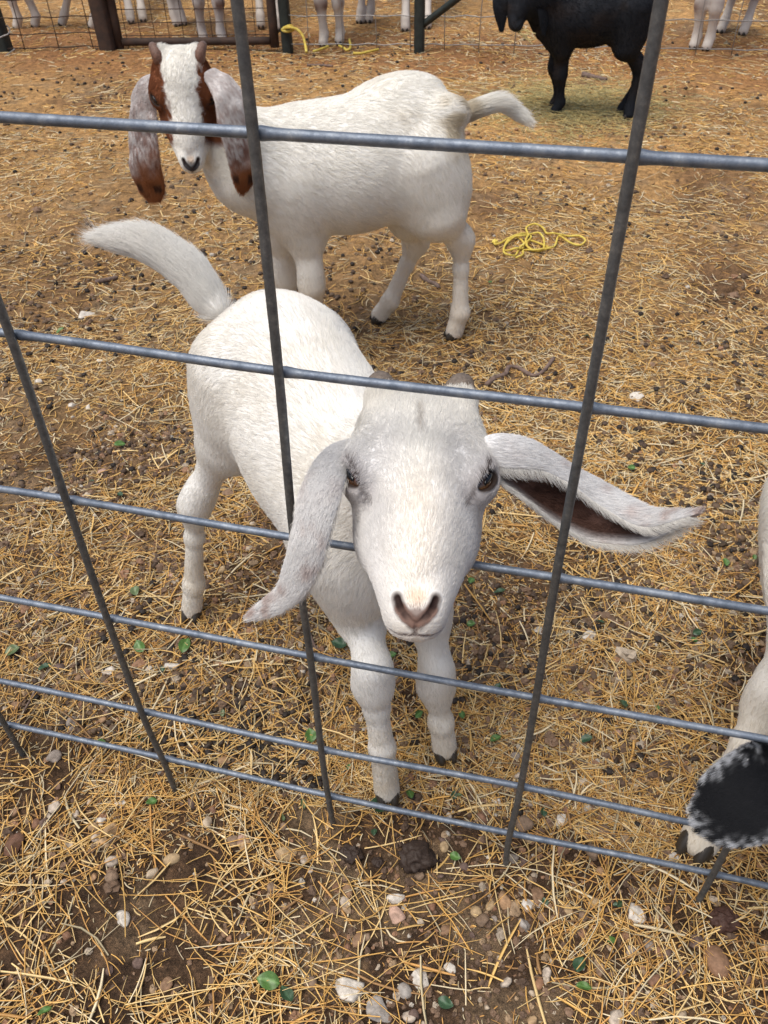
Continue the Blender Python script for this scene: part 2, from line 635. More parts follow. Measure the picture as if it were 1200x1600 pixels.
# ------------------------------------------------------------------ ground
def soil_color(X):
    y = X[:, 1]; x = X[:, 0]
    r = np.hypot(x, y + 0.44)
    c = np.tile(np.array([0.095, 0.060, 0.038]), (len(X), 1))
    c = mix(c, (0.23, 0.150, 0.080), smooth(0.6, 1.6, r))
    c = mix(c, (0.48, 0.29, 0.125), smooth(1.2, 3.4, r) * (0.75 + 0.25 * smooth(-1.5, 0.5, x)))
    P2 = X[:, :2]
    n = fbm(P2, 2.6, 3, 61)
    c = mix(c, (0.15, 0.085, 0.050), 0.65 * smooth(0.15, 0.8, n) * smooth(0.9, 2.0, r))
    n = fbm(P2, 9.0, 3, 62)
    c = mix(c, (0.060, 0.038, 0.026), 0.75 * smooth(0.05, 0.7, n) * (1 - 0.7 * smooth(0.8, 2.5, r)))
    c = mix(c, (0.27, 0.20, 0.13), 0.5 * smooth(0.2, 0.8, fbm(P2, 14.0, 3, 63)))
    # trampled reddish strip along the far fence
    d = np.abs(y - (3.65 + 0.09 * x))
    c = mix(c, (0.27, 0.13, 0.058), 0.75 * (1 - smooth(0.1, 0.75, d + 0.2 * fbm(P2, 3, 2, 70))))
    return c


VA = math.atan2(FW[0], FW[1])
fine = np.linspace(VA - 0.72, VA + 0.72, 400)
rest = np.linspace(VA + 0.72, VA - 0.72 + 2 * math.pi, 60)[1:-1]
ang = np.concatenate([fine, rest])
rad_ = np.concatenate([[0.02, 0.06], np.geomspace(0.10, 7.0, 760), np.geomspace(7.3, 600, 60)])
A_, R_ = np.meshgrid(ang, rad_, indexing='ij')
gx = R_ * np.sin(A_); gy = CAM[1] + R_ * np.cos(A_)
gz = ground_z(gx, gy) * np.clip(1.5 - R_ / 30, 0, 1)
gv = np.stack([gx, gy, gz], -1).reshape(-1, 3)
na_, nr_ = len(ang), len(rad_)
ii = np.arange(na_)[:, None]; jj = np.arange(nr_ - 1)[None]
q_ = np.stack([ii * nr_ + jj, ((ii + 1) % na_) * nr_ + jj, ((ii + 1) % na_) * nr_ + jj + 1, ii * nr_ + jj + 1], -1).reshape(-1, 4)
gv = np.vstack([gv, [0, CAM[1], 0]])
t_ = np.stack([np.full(na_, len(gv) - 1), ((np.arange(na_) + 1) % na_) * nr_, np.arange(na_) * nr_], 1)
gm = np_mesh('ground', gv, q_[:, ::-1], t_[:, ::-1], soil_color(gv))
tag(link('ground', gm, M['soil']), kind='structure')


# ------------------------------------------------------------------ straw, hay, gravel: what nobody could count
def strands(name, X, az, L, Wd, cc, lift, tilt, bend, mat, kind='stuff', label=None):
    n = len(X)
    K = 4
    t = np.linspace(-0.5, 0.5, K)
    d = np.stack([np.sin(az), np.cos(az)], -1)
    pr = np.stack([d[:, 1], -d[:, 0]], -1)
    xy = X[:, None] + d[:, None] * (t * 1.0)[None, :, None] * L[:, None, None] + pr[:, None] * ((t ** 2 - 0.08)[None, :, None] * (bend * L)[:, None, None])
    z = ground_z(xy[..., 0], xy[..., 1])
    zl = z[:, :1] * (0.5 - t) + z[:, -1:] * (t + 0.5)
    z = np.maximum(zl, zl * 0.5 + z * 0.5) + lift[:, None] + t[None] * (tilt * L)[:, None]
    c = np.concatenate([xy, z[..., None]], -1)
    T = unit(np.gradient(c, axis=1))
    sd = np.cross(T, np.array([0, 0, 1.0])); sd = unit(sd)
    up = np.cross(sd, T)
    an = rng.uniform(0, 2 * np.pi, n)[:, None] + np.array([0, 2.1, 4.2])[None]
    wv = Wd[:, None] * np.array([0.8, 1.0, 1.0, 0.5])
    off = sd[:, :, None] * np.cos(an)[:, None, :, None] + 0.75 * up[:, :, None] * np.sin(an)[:, None, :, None]
    v = c[:, :, None] + off * wv[:, :, None, None]
    v = v.reshape(-1, 3)
    b = (np.arange(n) * K * 3)[:, None]
    q = []
    for i in range(K - 1):
        for j in range(3):
            q.append(np.stack([b[:, 0] + i * 3 + j, b[:, 0] + i * 3 + (j + 1) % 3, b[:, 0] + (i + 1) * 3 + (j + 1) % 3, b[:, 0] + (i + 1) * 3 + j], 1))
    q = np.concatenate(q)
    colr = np.repeat(cc, K * 3, axis=0)
    colr = colr * (1 + 0.12 * np.tile(np.repeat([1, 0, -0.5, 0.6], 3), n)[:, None])
    o = link(name, np_mesh(name, v, q, colors=colr), mat, smooth=False)
    return tag(o, label, name, kind=kind)


def polar(n, r0, r1, spread=0.62, power=0.0):
    u = rng.random(n)
    r = r0 * (r1 / r0) ** u if power == 0 else (r0 ** power + u * (r1 ** power - r0 ** power)) ** (1 / power)
    a = VA + rng.uniform(-spread, spread, n)
    return np.stack([r * np.sin(a), CAM[1] + r * np.cos(a)], -1), r


def keep_by(X, m):
    return rng.random(len(X)) < m


BARE = [(G(560, 1490), 0.11), (G(640, 1335), 0.04), (G(300, 1300), 0.05), (G(395, 905), 0.09), (G(170, 1400), 0.03), (G(640, 1110), 0.05), (G(760, 1530), 0.05), (G(235, 960), 0.05)]


def cover(X):
    m = 0.72 + 0.9 * fbm(X, 5.5, 2, 90) + 0.4 * fbm(X, 17, 2, 91)
    for c, r in BARE:
        d = np.hypot(X[:, 0] - c[0], X[:, 1] - c[1]) / r
        m = m - 0.9 * np.exp(-d ** 2)
    return np.clip(m, 0.06, 1)


def straw_colors(n, r, gold):
    pal = np.array([[0.74, 0.47, 0.16], [0.66, 0.38, 0.11], [0.80, 0.58, 0.27], [0.54, 0.29, 0.09], [0.76, 0.64, 0.42], [0.32, 0.18, 0.075], [0.48, 0.40, 0.25]])
    w_ = np.array(gold, float); w_ /= w_.sum()
    c = pal[rng.choice(len(pal), n, p=w_)]
    return c * rng.uniform(0.75, 1.12, (n, 1))


ns = 0.3 if PREVIEW else 1.0
def rect(n, y1=0.7):
    X = np.stack([rng.uniform(-0.85, 0.62, n), rng.uniform(-0.46, y1, n)], -1)
    return X, np.hypot(X[:, 0], X[:, 1] + 0.44)


# long stems near the fence
X, r = rect(int(15500 * ns), 0.55)
X[:, 1] = np.where(rng.random(len(X)) < 0.45, np.minimum(X[:, 1], rng.uniform(-0.46, 0.12, len(X))), X[:, 1])
k_ = keep_by(X, cover(X)); X, r = X[k_], r[k_]; n = len(X)
nb = np.exp(-((X[:, 1] + 0.08) / 0.2) ** 2)
L = rng.lognormal(math.log(0.040), 0.55, n).clip(0.014, 0.15)
strands('straw', X, rng.uniform(0, 2 * np.pi, n), L, rng.uniform(0.0004, 0.0010, n), straw_colors(n, r, [5, 4, 4, 2, 2, .6, .8]),
        rng.uniform(0.0008, 0.009, n), rng.normal(0, 0.07, n), rng.normal(0, 0.25, n), M['straw'], label='loose golden straw stems scattered in front of the near fence')
# flattened, broken stalks
X, r = rect(int(900 * ns), 0.9); n = len(X)
L = rng.uniform(0.02, 0.085, n)
strands('broken_stalks', X, rng.uniform(0, 2 * np.pi, n), L, rng.uniform(0.0011, 0.0020, n), straw_colors(n, r, [2, 2, 4, 2, 5, 2, 4]),
        rng.uniform(0.001, 0.007, n), rng.normal(0, 0.05, n), rng.normal(0, 0.2, n), M['straw'], label='wide flattened stalks lying among the finer straw')
# broken stems across the pen
X, r = polar(int(33000 * ns), 0.5, 3.4)
X2, r2_ = rect(int(13000 * ns)); X, r = np.concatenate([X, X2]), np.concatenate([r, r2_])
k_ = keep_by(X, (0.08 + 0.92 * np.clip(cover(X) - 0.12 + 0.25 * fbm(X, 2.3, 2, 140), 0, 1)) * (0.5 + 0.5 * smooth(-0.75, 0.0, X[:, 0] + 0.25 * (X[:, 1] - 0.5)))); X, r = X[k_], r[k_]; n = len(X)
L = rng.lognormal(math.log(0.021), 0.55, n).clip(0.006, 0.08) * (1 + 0.35 * np.clip(r - 1, 0, 3))
strands('broken_straw', X, rng.uniform(0, 2 * np.pi, n), L, rng.uniform(0.00032, 0.0007, n) * (1 + 0.28 * r), straw_colors(n, r, [4, 3.5, 3, 3, 2.5, 2.5, 2]),
        rng.uniform(0.0005, 0.004, n), rng.normal(0, 0.07, n), rng.normal(0, 0.3, n), M['straw'], label='short broken straw trodden into the dirt of the pen')
# chaff
X, r = polar(int(85000 * ns), 0.5, 9.0)
X2, r2_ = rect(int(22000 * ns)); X, r = np.concatenate([X, X2]), np.concatenate([r, r2_])
k_ = keep_by(X, np.clip(0.42 + 0.95 * fbm(X, 4.0, 3, 120), 0.10, 1) * (0.55 + 0.45 * smooth(-0.8, 0.0, X[:, 0] + 0.3 * (X[:, 1] - 0.5)))); X, r = X[k_], r[k_]
n = len(X)
L = rng.lognormal(math.log(0.0062), 0.45, n) * (1 + 0.9 * np.clip(r - 0.6, 0, 4))
strands('chaff', X, rng.uniform(0, 2 * np.pi, n), L, rng.uniform(0.0004, 0.0010, n) * (1 + 0.75 * np.clip(r - 0.5, 0, 5)), straw_colors(n, r, [2.5, 3, 1.5, 4, 2, 6, 4.5]),
        rng.uniform(0.0, 0.002, n), rng.normal(0, 0.1, n), rng.normal(0, 0.3, n), M['straw'], label='fine chaff and straw dust covering the pen floor')
X, r = polar(int(52000 * ns), 1.1, 9.0)
k_ = keep_by(X, np.clip(0.6 + 0.8 * fbm(X, 2.2, 3, 125), 0.1, 1)); X, r = X[k_], r[k_]; n = len(X)
L = rng.lognormal(math.log(0.022), 0.5, n) * (1 + 0.18 * r)
strands('trampled_hay', X, rng.uniform(0, 2 * np.pi, n), L, rng.uniform(0.0003, 0.0007, n) * (1 + 0.55 * r), straw_colors(n, r, [4, 3, 5, 2, 4, 1, 1.5]),
        rng.uniform(0.0, 0.004, n), rng.normal(0, 0.06, n), rng.normal(0, 0.4, n), M['straw'], label='pale trampled hay matted over the back half of the pen')
# greenish hay where the black goat feeds
hc = G(895, 165)
n = int(3800 * ns)
X = hc[:2] + rng.normal(size=(n, 2)) * np.array([0.20, 0.22])
cc = np.array([[0.44, 0.38, 0.17], [0.56, 0.45, 0.19], [0.68, 0.50, 0.2], [0.38, 0.34, 0.17]])[rng.integers(0, 4, n)] * rng.uniform(0.8, 1.15, (n, 1))
strands('hay', X, rng.uniform(0, 2 * np.pi, n), rng.uniform(0.03, 0.09, n), rng.uniform(0.0007, 0.0013, n), cc, rng.uniform(0.001, 0.02, n) * np.exp(-((X - hc[:2]) ** 2).sum(1) / 0.06),
        rng.normal(0, 0.1, n), rng.normal(0, 0.4, n), M['straw'], label='greenish hay spread under the black goat')


# ------------------------------------------------------------------ stones, clods, droppings
def rock_shape(seed, planes=14, nu=22, nv=14, rough=0.05, flat=0.65):
    rg = np.random.default_rng(seed)
    v, q, t = sphere_data(nu, nv)
    if planes:
        pn = unit(rg.normal(size=(planes, 3)))
        pd = rg.uniform(0.50, 0.9, planes)
        dd = v @ pn.T
        s_ = np.min(np.where(dd > 0.05, pd / np.maximum(dd, 0.05), 9), 1)
        v = v * np.minimum(s_, 1.15)[:, None]
    v = v * (1 + rough * fbm(v + seed * 7.7, 2.2, 3, seed)[:, None])
    v = v * np.array([1, rg.uniform(0.65, 0.9), rg.uniform(flat * 0.8, flat)])
    return v, q, t


def sphere_data(nu=12, nv=8):
    th = np.linspace(0, np.pi, nv + 1)[1:-1]
    ph = np.linspace(0, 2 * np.pi, nu, endpoint=False)
    v = np.stack([np.sin(th)[:, None] * np.cos(ph), np.sin(th)[:, None] * np.sin(ph), np.cos(th)[:, None] + 0 * ph], -1).reshape(-1, 3)
    v = np.vstack([v, [0, 0, 1], [0, 0, -1]])
    q = []
    for i in range(nv - 2):
        for j in range(nu):
            a = i * nu + j; b = i * nu + (j + 1) % nu
            q.append((a, a + nu, b + nu, b))
    t = []
    n = (nv - 1) * nu
    for j in range(nu):
        t.append((n, j, (j + 1) % nu))
        t.append((n + 1, (nv - 2) * nu + (j + 1) % nu, (nv - 2) * nu + j))
    return v, np.array(q), np.array(t)


WR, TN, BR, PK, GY = (0.62, 0.57, 0.50), (0.42, 0.30, 0.17), (0.20, 0.125, 0.08), (0.50, 0.33, 0.25), (0.34, 0.31, 0.28)
ROCKS = [
    (132, 488, 26, WR, 'pale flat stone on the bare dirt below the raised tail'),
    (112, 632, 13, WR, 'small white stone just right of a chip near the left edge'),
    (62, 598, 12, WR, 'tiny white stone beside the leftmost upright rod'),
    (155, 562, 9, WR, 'white stone chip right under the second rail, left of the goat'),
    (137, 636, 12, WR, 'narrow white stone chip left of the kid\'s hind leg'),
    (157, 735, 15, PK, 'small pinkish white stone left of the hind leg'),
    (168, 1046, 22, WR, 'white stone between the fourth and fifth rails at left'),
    (272, 1046, 24, WR, 'greyish white stone right below the kid\'s hind hoof'),
    (268, 905, 16, PK, 'pinkish stone touching the kid\'s hind pastern'),
    (350, 905, 16, TN, 'tan stone in the dark soil right of the hind hoof'),
    (996, 620, 22, WR, 'white stone just above the second rail at right'),
    (920, 990, 24, WR, 'bright white stone lying under the outstretched ear'),
    (966, 1143, 18, PK, 'pinkish stone above the fifth rail at right'),
    (445, 1331, 32, TN, 'tan rough stone just below the bottom rail'),
    (617, 1396, 28, WR, 'white angular stone on top of a pink one below the fence'),
    (620, 1424, 30, PK, 'pink angular stone touching the white one below the fence'),
    (826, 1409, 22, WR, 'white stone standing on edge below the third upright rod'),
    (822, 1440, 24, GY, 'light grey stone below the white one near the third upright rod'),
    (991, 1431, 34, WR, 'large pale square stone at the lower right'),
    (842, 1407, 14, GY, 'grey stone right beside the white one on edge'),
    (548, 1545, 52, WR, 'long flat white stone near the bottom edge'),
    (594, 1578, 40, GY, 'big pale grey stone cut by the bottom edge'),
    (656, 1523, 32, WR, 'cream stone with a broken face near the bottom edge'),
    (705, 1507, 20, WR, 'small cream stone right of the broken one'),
    (190, 1434, 26, WR, 'slanted white stone among straw at the lower left'),
    (155, 1278, 18, WR, 'white stone at the left just below the bottom rail'),
    (188, 1250, 20, WR, 'white stone touching the bottom rail at left'),
    (266, 1337, 26, TN, 'round brown stone in the dark soil at lower left'),
    (376, 1306, 26, PK, 'reddish tan stone below the bottom rail'),
    (1118, 1506, 46, (0.26, 0.15, 0.09), 'big smooth brown stone at the lower right'),
    (930, 1410, 20, TN, 'round tan pebble left of the large pale square stone'),
    (888, 1418, 18, TN, 'egg shaped tan pebble below the bottom rail'),
    (768, 1407, 18, TN, 'round yellowish pebble near the third upright rod'),
    (745, 1417, 18, TN, 'cream round pebble left of the yellowish one'),
    (831, 1301, 20, TN, 'tan oval pebble between the two lowest rails'),
    (695, 1312, 18, TN, 'tan pebble touching the bottom rail right of the clod'),
    (843, 1536, 18, (0.30, 0.16, 0.09), 'reddish brown round pebble near the bottom'),
    (1050, 1345, 20, WR, 'flat pale stone by the bottom rail at right'),
    (20, 1320, 38, (0.16, 0.085, 0.055), 'flat reddish brown stone at the left edge'),
    (778, 1245, 20, WR, 'pale stone between the fifth and bottom rails'),
    (880, 1278, 22, WR, 'pale stone half buried by the fifth rail'),
    (632, 1545, 24, GY, 'grey round stone in the bottom soil patch'),
    (1128, 850, 18, (0.05, 0.035, 0.025), 'dark brown clump beyond the ear tip'),
]


def place_rock(px, py, size, c, lab, i, round_=False):
    g = G(px, py)
    z = float(ground_z(g[0], g[1]))
    dep = (g - CAM) @ FW
    w_ = size / FPX * dep * 0.5
    v, q, t = rock_shape(100 + i, nu=34, nv=22, rough=0.04, planes=0 if round_ else 10, flat=0.7 if round_ else 0.62)
    an = rng.uniform(0, 6.28)
    Rz = np.array([[math.cos(an), -math.sin(an), 0], [math.sin(an), math.cos(an), 0], [0, 0, 1]])
    v = (v @ Rz.T) * w_ * 1.08
    cc = np.tile(np.array(c), (len(v), 1))
    nn = fbm(v / w_, 1.6, 3, i)
    cc = mix(cc, np.array(c) * 0.6 + np.array([0.03, 0.015, 0.0]), 0.6 * smooth(0.1, 0.8, nn))
    o = link('stone', np_mesh('stone', v, q, t, colors=cc), M['stone'], smooth=round_)
    o.location = (g[0], g[1], z + w_ * 0.12)
    return tag(o, lab, 'stone')


for i, (px, py, sz, c, lab) in enumerate(ROCKS):
    place_rock(px, py, sz, c, lab, i, round_=('pebble' in lab or 'round' in lab or 'smooth' in lab))

# dark clods of soil
for i, (px, py, sz, lab) in enumerate([(652, 1332, 58, 'large dark crumbly clod of soil just below the bottom rail'), (548, 1330, 34, 'small dark clod of soil left of the large one'),
                                       (1128, 1443, 46, 'reddish dark clod of soil at the lower right'), (640, 975 + 350, 20, 'dark crumb of soil on the large clod\'s upper side'),
                                       (590, 1340, 20, 'dark crumb of soil between the two clods')]):
    g = G(px, py)
    w_ = sz / FPX * ((g - CAM) @ FW) * 0.5
    v, q, t = sphere_data(40, 26)
    v = v * (1 + 0.30 * fbm(v + i * 3, 2.8, 5, 300 + i)[:, None]) * np.array([1, 0.85, 0.6]) * w_
    cc = np.tile(np.array([0.042, 0.027, 0.02]) if i != 2 else np.array([0.07, 0.034, 0.024]), (len(v), 1))
    o = link('clod', np_mesh('clod', v, q, t, colors=cc), M['dung'])
    o.location = (g[0], g[1], float(ground_z(g[0], g[1])) + w_ * 0.25)
    tag(o, lab, 'clod')


def scatter_solids(name, X, size, cols_, flat, kind_seed, mat, rough=0.06):
    v0, q0, t0 = sphere_data(9, 6)
    n = len(X)
    vs, qs, ts, cs = [], [], [], []
    m = len(v0)
    a = rng.uniform(0, 6.28, n)
    sc = np.stack([size, size * rng.uniform(0.7, 1.0, n), size * flat * rng.uniform(0.8, 1.1, n)], -1)
    vv = v0[None] * sc[:, None]
    vv = vv * (1 + rough * rng.normal(size=(n, m, 1)))
    x = vv[..., 0] * np.cos(a)[:, None] - vv[..., 1] * np.sin(a)[:, None]
    y = vv[..., 0] * np.sin(a)[:, None] + vv[..., 1] * np.cos(a)[:, None]
    V = np.stack([x + X[:, :1], y + X[:, 1:2], vv[..., 2] + (ground_z(X[:, 0], X[:, 1]) + size * flat * 0.45)[:, None]], -1).reshape(-1, 3)
    b = (np.arange(n) * m)[:, None, None]
    Q = (q0[None] + b).reshape(-1, 4); T = (t0[None] + b).reshape(-1, 3)
    o = link(name, np_mesh(name, V, Q, T, colors=np.repeat(cols_, m, 0)), mat)
    o.data.polygons.foreach_set('use_smooth', np.zeros(len(o.data.polygons), dtype=bool))
    return tag(o, None, name, kind='stuff')


# gravel and crumbs
X, r = polar(int(6000 * ns), 0.5, 3.0)
X2, r2_ = rect(int(27000 * ns)); X, r = np.concatenate([X, X2]), np.concatenate([r, r2_])
k_ = keep_by(X, np.clip(0.55 + fbm(X, 6, 2, 95), 0.1, 1)); X, r = X[k_], r[k_]; n = len(X)
pal = np.array([[0.22, 0.14, 0.09], [0.33, 0.23, 0.14], [0.14, 0.09, 0.06], [0.45, 0.37, 0.28], [0.30, 0.17, 0.10], [0.52, 0.47, 0.40]])
o = scatter_solids('gravel', X, rng.lognormal(math.log(0.0018), 0.42, n) * (1 + 0.45 * r), pal[rng.choice(6, n, p=[.30, .12, .40, .05, .11, .02])] * rng.uniform(0.7, 1.1, (n, 1)), 0.7, 1, M['stone'], rough=0.22)
o['label'] = 'fine gravel and crumbs of soil all over the pen floor'

# countable pebbles
pebs = []
for i in range(10):
    v, q, t = rock_shape(700 + i, planes=4, rough=0.14, flat=0.75, nu=18, nv=12)
    c = np.array([[0.28, 0.17, 0.10], [0.40, 0.27, 0.15], [0.18, 0.11, 0.075], [0.45, 0.36, 0.26], [0.24, 0.13, 0.08], [0.36, 0.22, 0.12], [0.15, 0.10, 0.08], [0.30, 0.25, 0.21], [0.48, 0.40, 0.32], [0.22, 0.15, 0.10]][i])
    pebs.append(np_mesh('pebble', v, q, t, colors=np.tile(c, (len(v), 1)) * (1 + 0.2 * fbm(v, 1.5, 2, i)[:, None])))
    pebs[-1].materials.append(M['stone'])
    pebs[-1].polygons.foreach_set('use_smooth', np.ones(len(pebs[-1].polygons), dtype=bool))
cnt = 0
cents = [(G(760, 1420), 0.11), (G(900, 1440), 0.10), (G(190, 1290), 0.09), (G(250, 1400), 0.09), (G(1090, 1480), 0.07), (G(80, 1300), 0.06), (G(640, 1500), 0.10), (G(470, 1250), 0.08), (G(850, 1300), 0.10), (G(100, 1130), 0.07)]
while cnt < 170:
    c0, s0 = cents[rng.integers(0, len(cents))]
    x, y = c0[0] + rng.normal() * s0, c0[1] + rng.normal() * s0 * 0.6
    if y > 0.35: continue
    o = bpy.data.objects.new('pebble', pebs[rng.integers(0, 10)])
    col.objects.link(o)
    sz = float(np.clip(rng.lognormal(math.log(0.0050), 0.35), 0.003, 0.011))
    o.scale = (sz, sz, sz)
    o.rotation_euler = (rng.normal() * 0.3, rng.normal() * 0.3, rng.uniform(0, 6.28))
    o.location = (x, y, float(ground_z(x, y)) + sz * 0.3)
    tag(o, 'small rounded brown pebble in the dirt along the near fence', 'pebble', 'rounded pebbles along the near fence')
    cnt += 1

# droppings
drop = []
for i in range(4):
    v, q, t = rock_shape(800 + i, planes=0, rough=0.10, flat=0.8, nu=12, nv=8)
    drop.append(np_mesh('dropping', v, q, t, colors=np.tile(np.array([[0.020, 0.015, 0.012], [0.045, 0.030, 0.020], [0.028, 0.02, 0.016], [0.07, 0.048, 0.03]][i]), (len(v), 1))))
    drop[-1].materials.append(M['dung'])
    drop[-1].polygons.foreach_set('use_smooth', np.ones(len(drop[-1].polygons), dtype=bool))


def dung_density(X):
    return np.clip(0.22 + 1.1 * fbm(X, 3.2, 2, 97) + 0.5 * fbm(X, 11, 1, 98) + 0.35 * smooth(0.1, 0.8, -X[:, 0]), 0.02, 1)


X, r = polar(11500, 0.42, 4.5)
k_ = keep_by(X, dung_density(X) * (1 - 0.55 * smooth(1.2, 3.0, r))) & (X[:, 1] > 0.03); X, r = X[k_], r[k_]
Xn = X[np.argsort(r)]
near_, far_ = Xn[:280], Xn[280:]
for x, y in near_:
    o = bpy.data.objects.new('dropping', drop[rng.integers(0, 4)])
    col.objects.link(o)
    sz = float(rng.uniform(0.0034, 0.0058))
    o.scale = (sz * 1.2, sz, sz)
    o.rotation_euler = (rng.normal() * 0.2, rng.normal() * 0.3, rng.uniform(0, 6.28))
    o.location = (x, y, float(ground_z(x, y)) + sz * 0.5)
    tag(o, 'dark round goat dropping lying in the straw inside the fence', 'dropping', 'goat droppings inside the fence')
n = len(far_)
rr = np.hypot(far_[:, 0], far_[:, 1] + 0.44)
o = scatter_solids('droppings', far_, rng.uniform(0.0036, 0.0060, n) * (1 + 0.12 * rr), np.array([[0.022, 0.016, 0.013], [0.07, 0.045, 0.03], [0.13, 0.085, 0.052]])[rng.integers(0, 3, n)], 0.75, 2, M['dung'])
o['label'] = 'dark goat droppings strewn over the back of the pen'


# ------------------------------------------------------------------ leaves
def leaf_mesh(seed, c):
    rg = np.random.default_rng(seed)
    nu, nv = 13, 7
    u = np.linspace(0, 1, nu); v = np.linspace(-1, 1, nv)
    U, W_ = np.meshgrid(u, v, indexing='ij')
    wd = 0.34 * np.sin(np.pi * U ** 0.85) ** 0.8 * rg.uniform(0.8, 1.15)
    x = U - 0.5; y = W_ * wd + 0.10 * np.sin(U * 2.2) * rg.uniform(-1, 1)
    z = 0.10 * np.abs(W_) * wd / 0.3 + rg.uniform(-0.15, 0.25) * (U - 0.5) ** 2 + 0.03 * np.sin(U * 9 + W_ * 2)
    p = np.stack([x, y, z], -1).reshape(-1, 3)
    i = (np.arange(nu - 1)[:, None] * nv + np.arange(nv - 1)[None]).ravel()
    q = np.stack([i, i + 1, i + nv + 1, i + nv], 1)
    top, bot = p, p - np.array([0, 0, 0.012])
    qq = np.vstack([q, q[:, ::-1] + len(p)])
    cc = np.tile(np.array(c), (len(p), 1))
    rib = (np.abs(W_) < 0.12).ravel()
    cc[rib] = cc[rib] * 1.5 + 0.02
    return np_mesh('leaf', np.vstack([top, bot]), qq, colors=np.vstack([cc, cc * 1.15]))


LV = [(420, 1538, 46, 1, 'large bright green leaf lying at the bottom of the picture'), (450, 1556, 36, 0, 'dark green leaf right beside the large bright one'), (697, 1568, 36, 0, 'dark green leaf near the pale stones at the bottom edge'),
      (76, 1588, 28, 1, 'green leaf cut by the bottom edge at left'), (237, 1254, 22, 1, 'small green leaf just below the bottom rail'), (22, 1022, 30, 2, 'thin green leaf at the left edge above the fourth rail'),
      (72, 1045, 26, 0, 'dark leaf left of the first full upright rod'), (222, 1016, 30, 1, 'green leaf right of the first full upright rod'), (294, 1021, 36, 1, 'narrow green leaf below the hind hoof'),
      (216, 936, 24, 2, 'greyish green leaf left of the hind hoof'), (485, 1154, 30, 1, 'green leaf beside the second upright rod'), (780, 930, 24, 0, 'oval dark green leaf right of the kid\'s nose'),
      (916, 1158, 26, 0, 'dark green leaf between the rails at right'), (775, 1156, 24, 1, 'light green leaf right of the kid\'s fore hoof'), (974, 1101, 26, 0, 'dark leaf touching the fourth rail at right'),
      (1131, 885, 18, 1, 'green leaf beyond the tip of the outstretched ear'), (1088, 992, 20, 0, 'green leaf near the right goat'), (592, 1256, 36, 0, 'dark green leaf under the kid\'s near fore hoof'),
      (640, 1238, 24, 1, 'green leaf right of the near fore hoof'), (655, 1118, 20, 1, 'yellowish green leaf between the fore hooves'), (911, 1546, 30, 1, 'green leaf at the lower right among the stems'),
      (905, 1510, 34, 0, 'dark slender leaf above the green one at lower right'), (530, 1020, 34, 0, 'dark leaf left of the kid\'s foreleg'), (612, 1034, 22, 1, 'light green leaf between the forelegs'),
      (158, 1162, 24, 1, 'green leaf between the two lowest rails at left'), (95, 520, 18, 1, 'small green leaf near the second rail at left'), (188, 696, 22, 1, 'green blade shaped leaf left of the hind leg'),
      (712, 1332, 24, 1, 'green leaf right of the large dark clod'), (985, 735, 16, 1, 'small green leaf above the outstretched ear'), (722, 1120, 22, 1, 'green leaf by the fore pastern')]
_lc = [(0.030, 0.070, 0.030), (0.070, 0.15, 0.030), (0.10, 0.14, 0.055)]
for i, (px, py, sz, ci, lab) in enumerate(LV):
    g = G(px, py)
    w_ = 0.82 * sz / FPX * ((g - CAM) @ FW)
    o = link('leaf', leaf_mesh(i, _lc[ci]), M['leaf'])
    o.scale = (w_, w_, w_)
    o.rotation_euler = (rng.normal() * 0.25, rng.normal() * 0.25, rng.uniform(0, 6.28))
    o.location = (g[0], g[1], float(ground_z(g[0], g[1])) + 0.009)
    tag(o, lab, 'leaf')
lm_ = [leaf_mesh(100 + i, np.array(_lc[i % 3]) * 0.9) for i in range(4)]
for m_ in lm_:
    m_.materials.append(M['leaf'])
X, r = polar(45, 0.4, 2.0)
for x, y in X:
    o = bpy.data.objects.new('leaf', lm_[rng.integers(0, 4)])
    col.objects.link(o)
    w_ = float(rng.uniform(0.007, 0.015))
    o.scale = (w_, w_, w_)
    o.rotation_euler = (rng.normal() * 0.3, rng.normal() * 0.3, rng.uniform(0, 6.28))
    o.location = (x, y, float(ground_z(x, y)) + 0.005)
    tag(o, 'tiny green leaf fragment trodden into the straw', 'leaf', 'tiny leaf fragments in the straw')


# ------------------------------------------------------------------ twigs and the heap of rope
def twig(pix, r, lab, lift=0.004, mat='bark'):
    pts = []
    for i, (x, y) in enumerate(pix):
        g = G(x, y); pts.append([g[0], g[1], float(ground_z(g[0], g[1])) + lift])
    p = catmull(pts, 30)
    c0 = p.mean(0) * V3(1, 1, 0)
    rad = r * (1 + 0.22 * vnoise(p * 60, 5)) * np.linspace(1.0, 0.75, 30)
    v, q, t = tube_data(p - c0, rad, 10)
    o = link('twig', np_mesh('twig', v, q, t), M[mat])
    o.location = c0
    return tag(o, lab, 'twig')


twig([(760, 597), (773, 587), (790, 580), (795, 570), (808, 570), (833, 580), (850, 574), (866, 556)], 0.0052, 'crooked brown twig lying right of the kid\'s head')
twig([(658, 436), (668, 443), (680, 448), (686, 455)], 0.006, 'short dark twig under the brown-eared goat')
twig([(150, 441), (165, 436), (182, 430)], 0.006, 'short dark stick below the raised tail')
twig([(910, 116), (925, 118), (948, 122)], 0.012, 'brown piece of wood lying between the black goat\'s legs')
twig([(480, 100), (500, 102), (520, 106)], 0.005, 'thin pale stick in front of the far fence')
twig([(25, 1130), (50, 1090), (70, 1060), (85, 1040)], 0.0016, 'thin dry stalk at the left between the lower rails')
twig([(470, 975), (485, 1000), (500, 1025), (540, 1035)], 0.0022, 'reddish curved twig left of the kid\'s foreleg')


def zpix(x, y): return (740 + x / 4.615, 340 + y / 4.615)


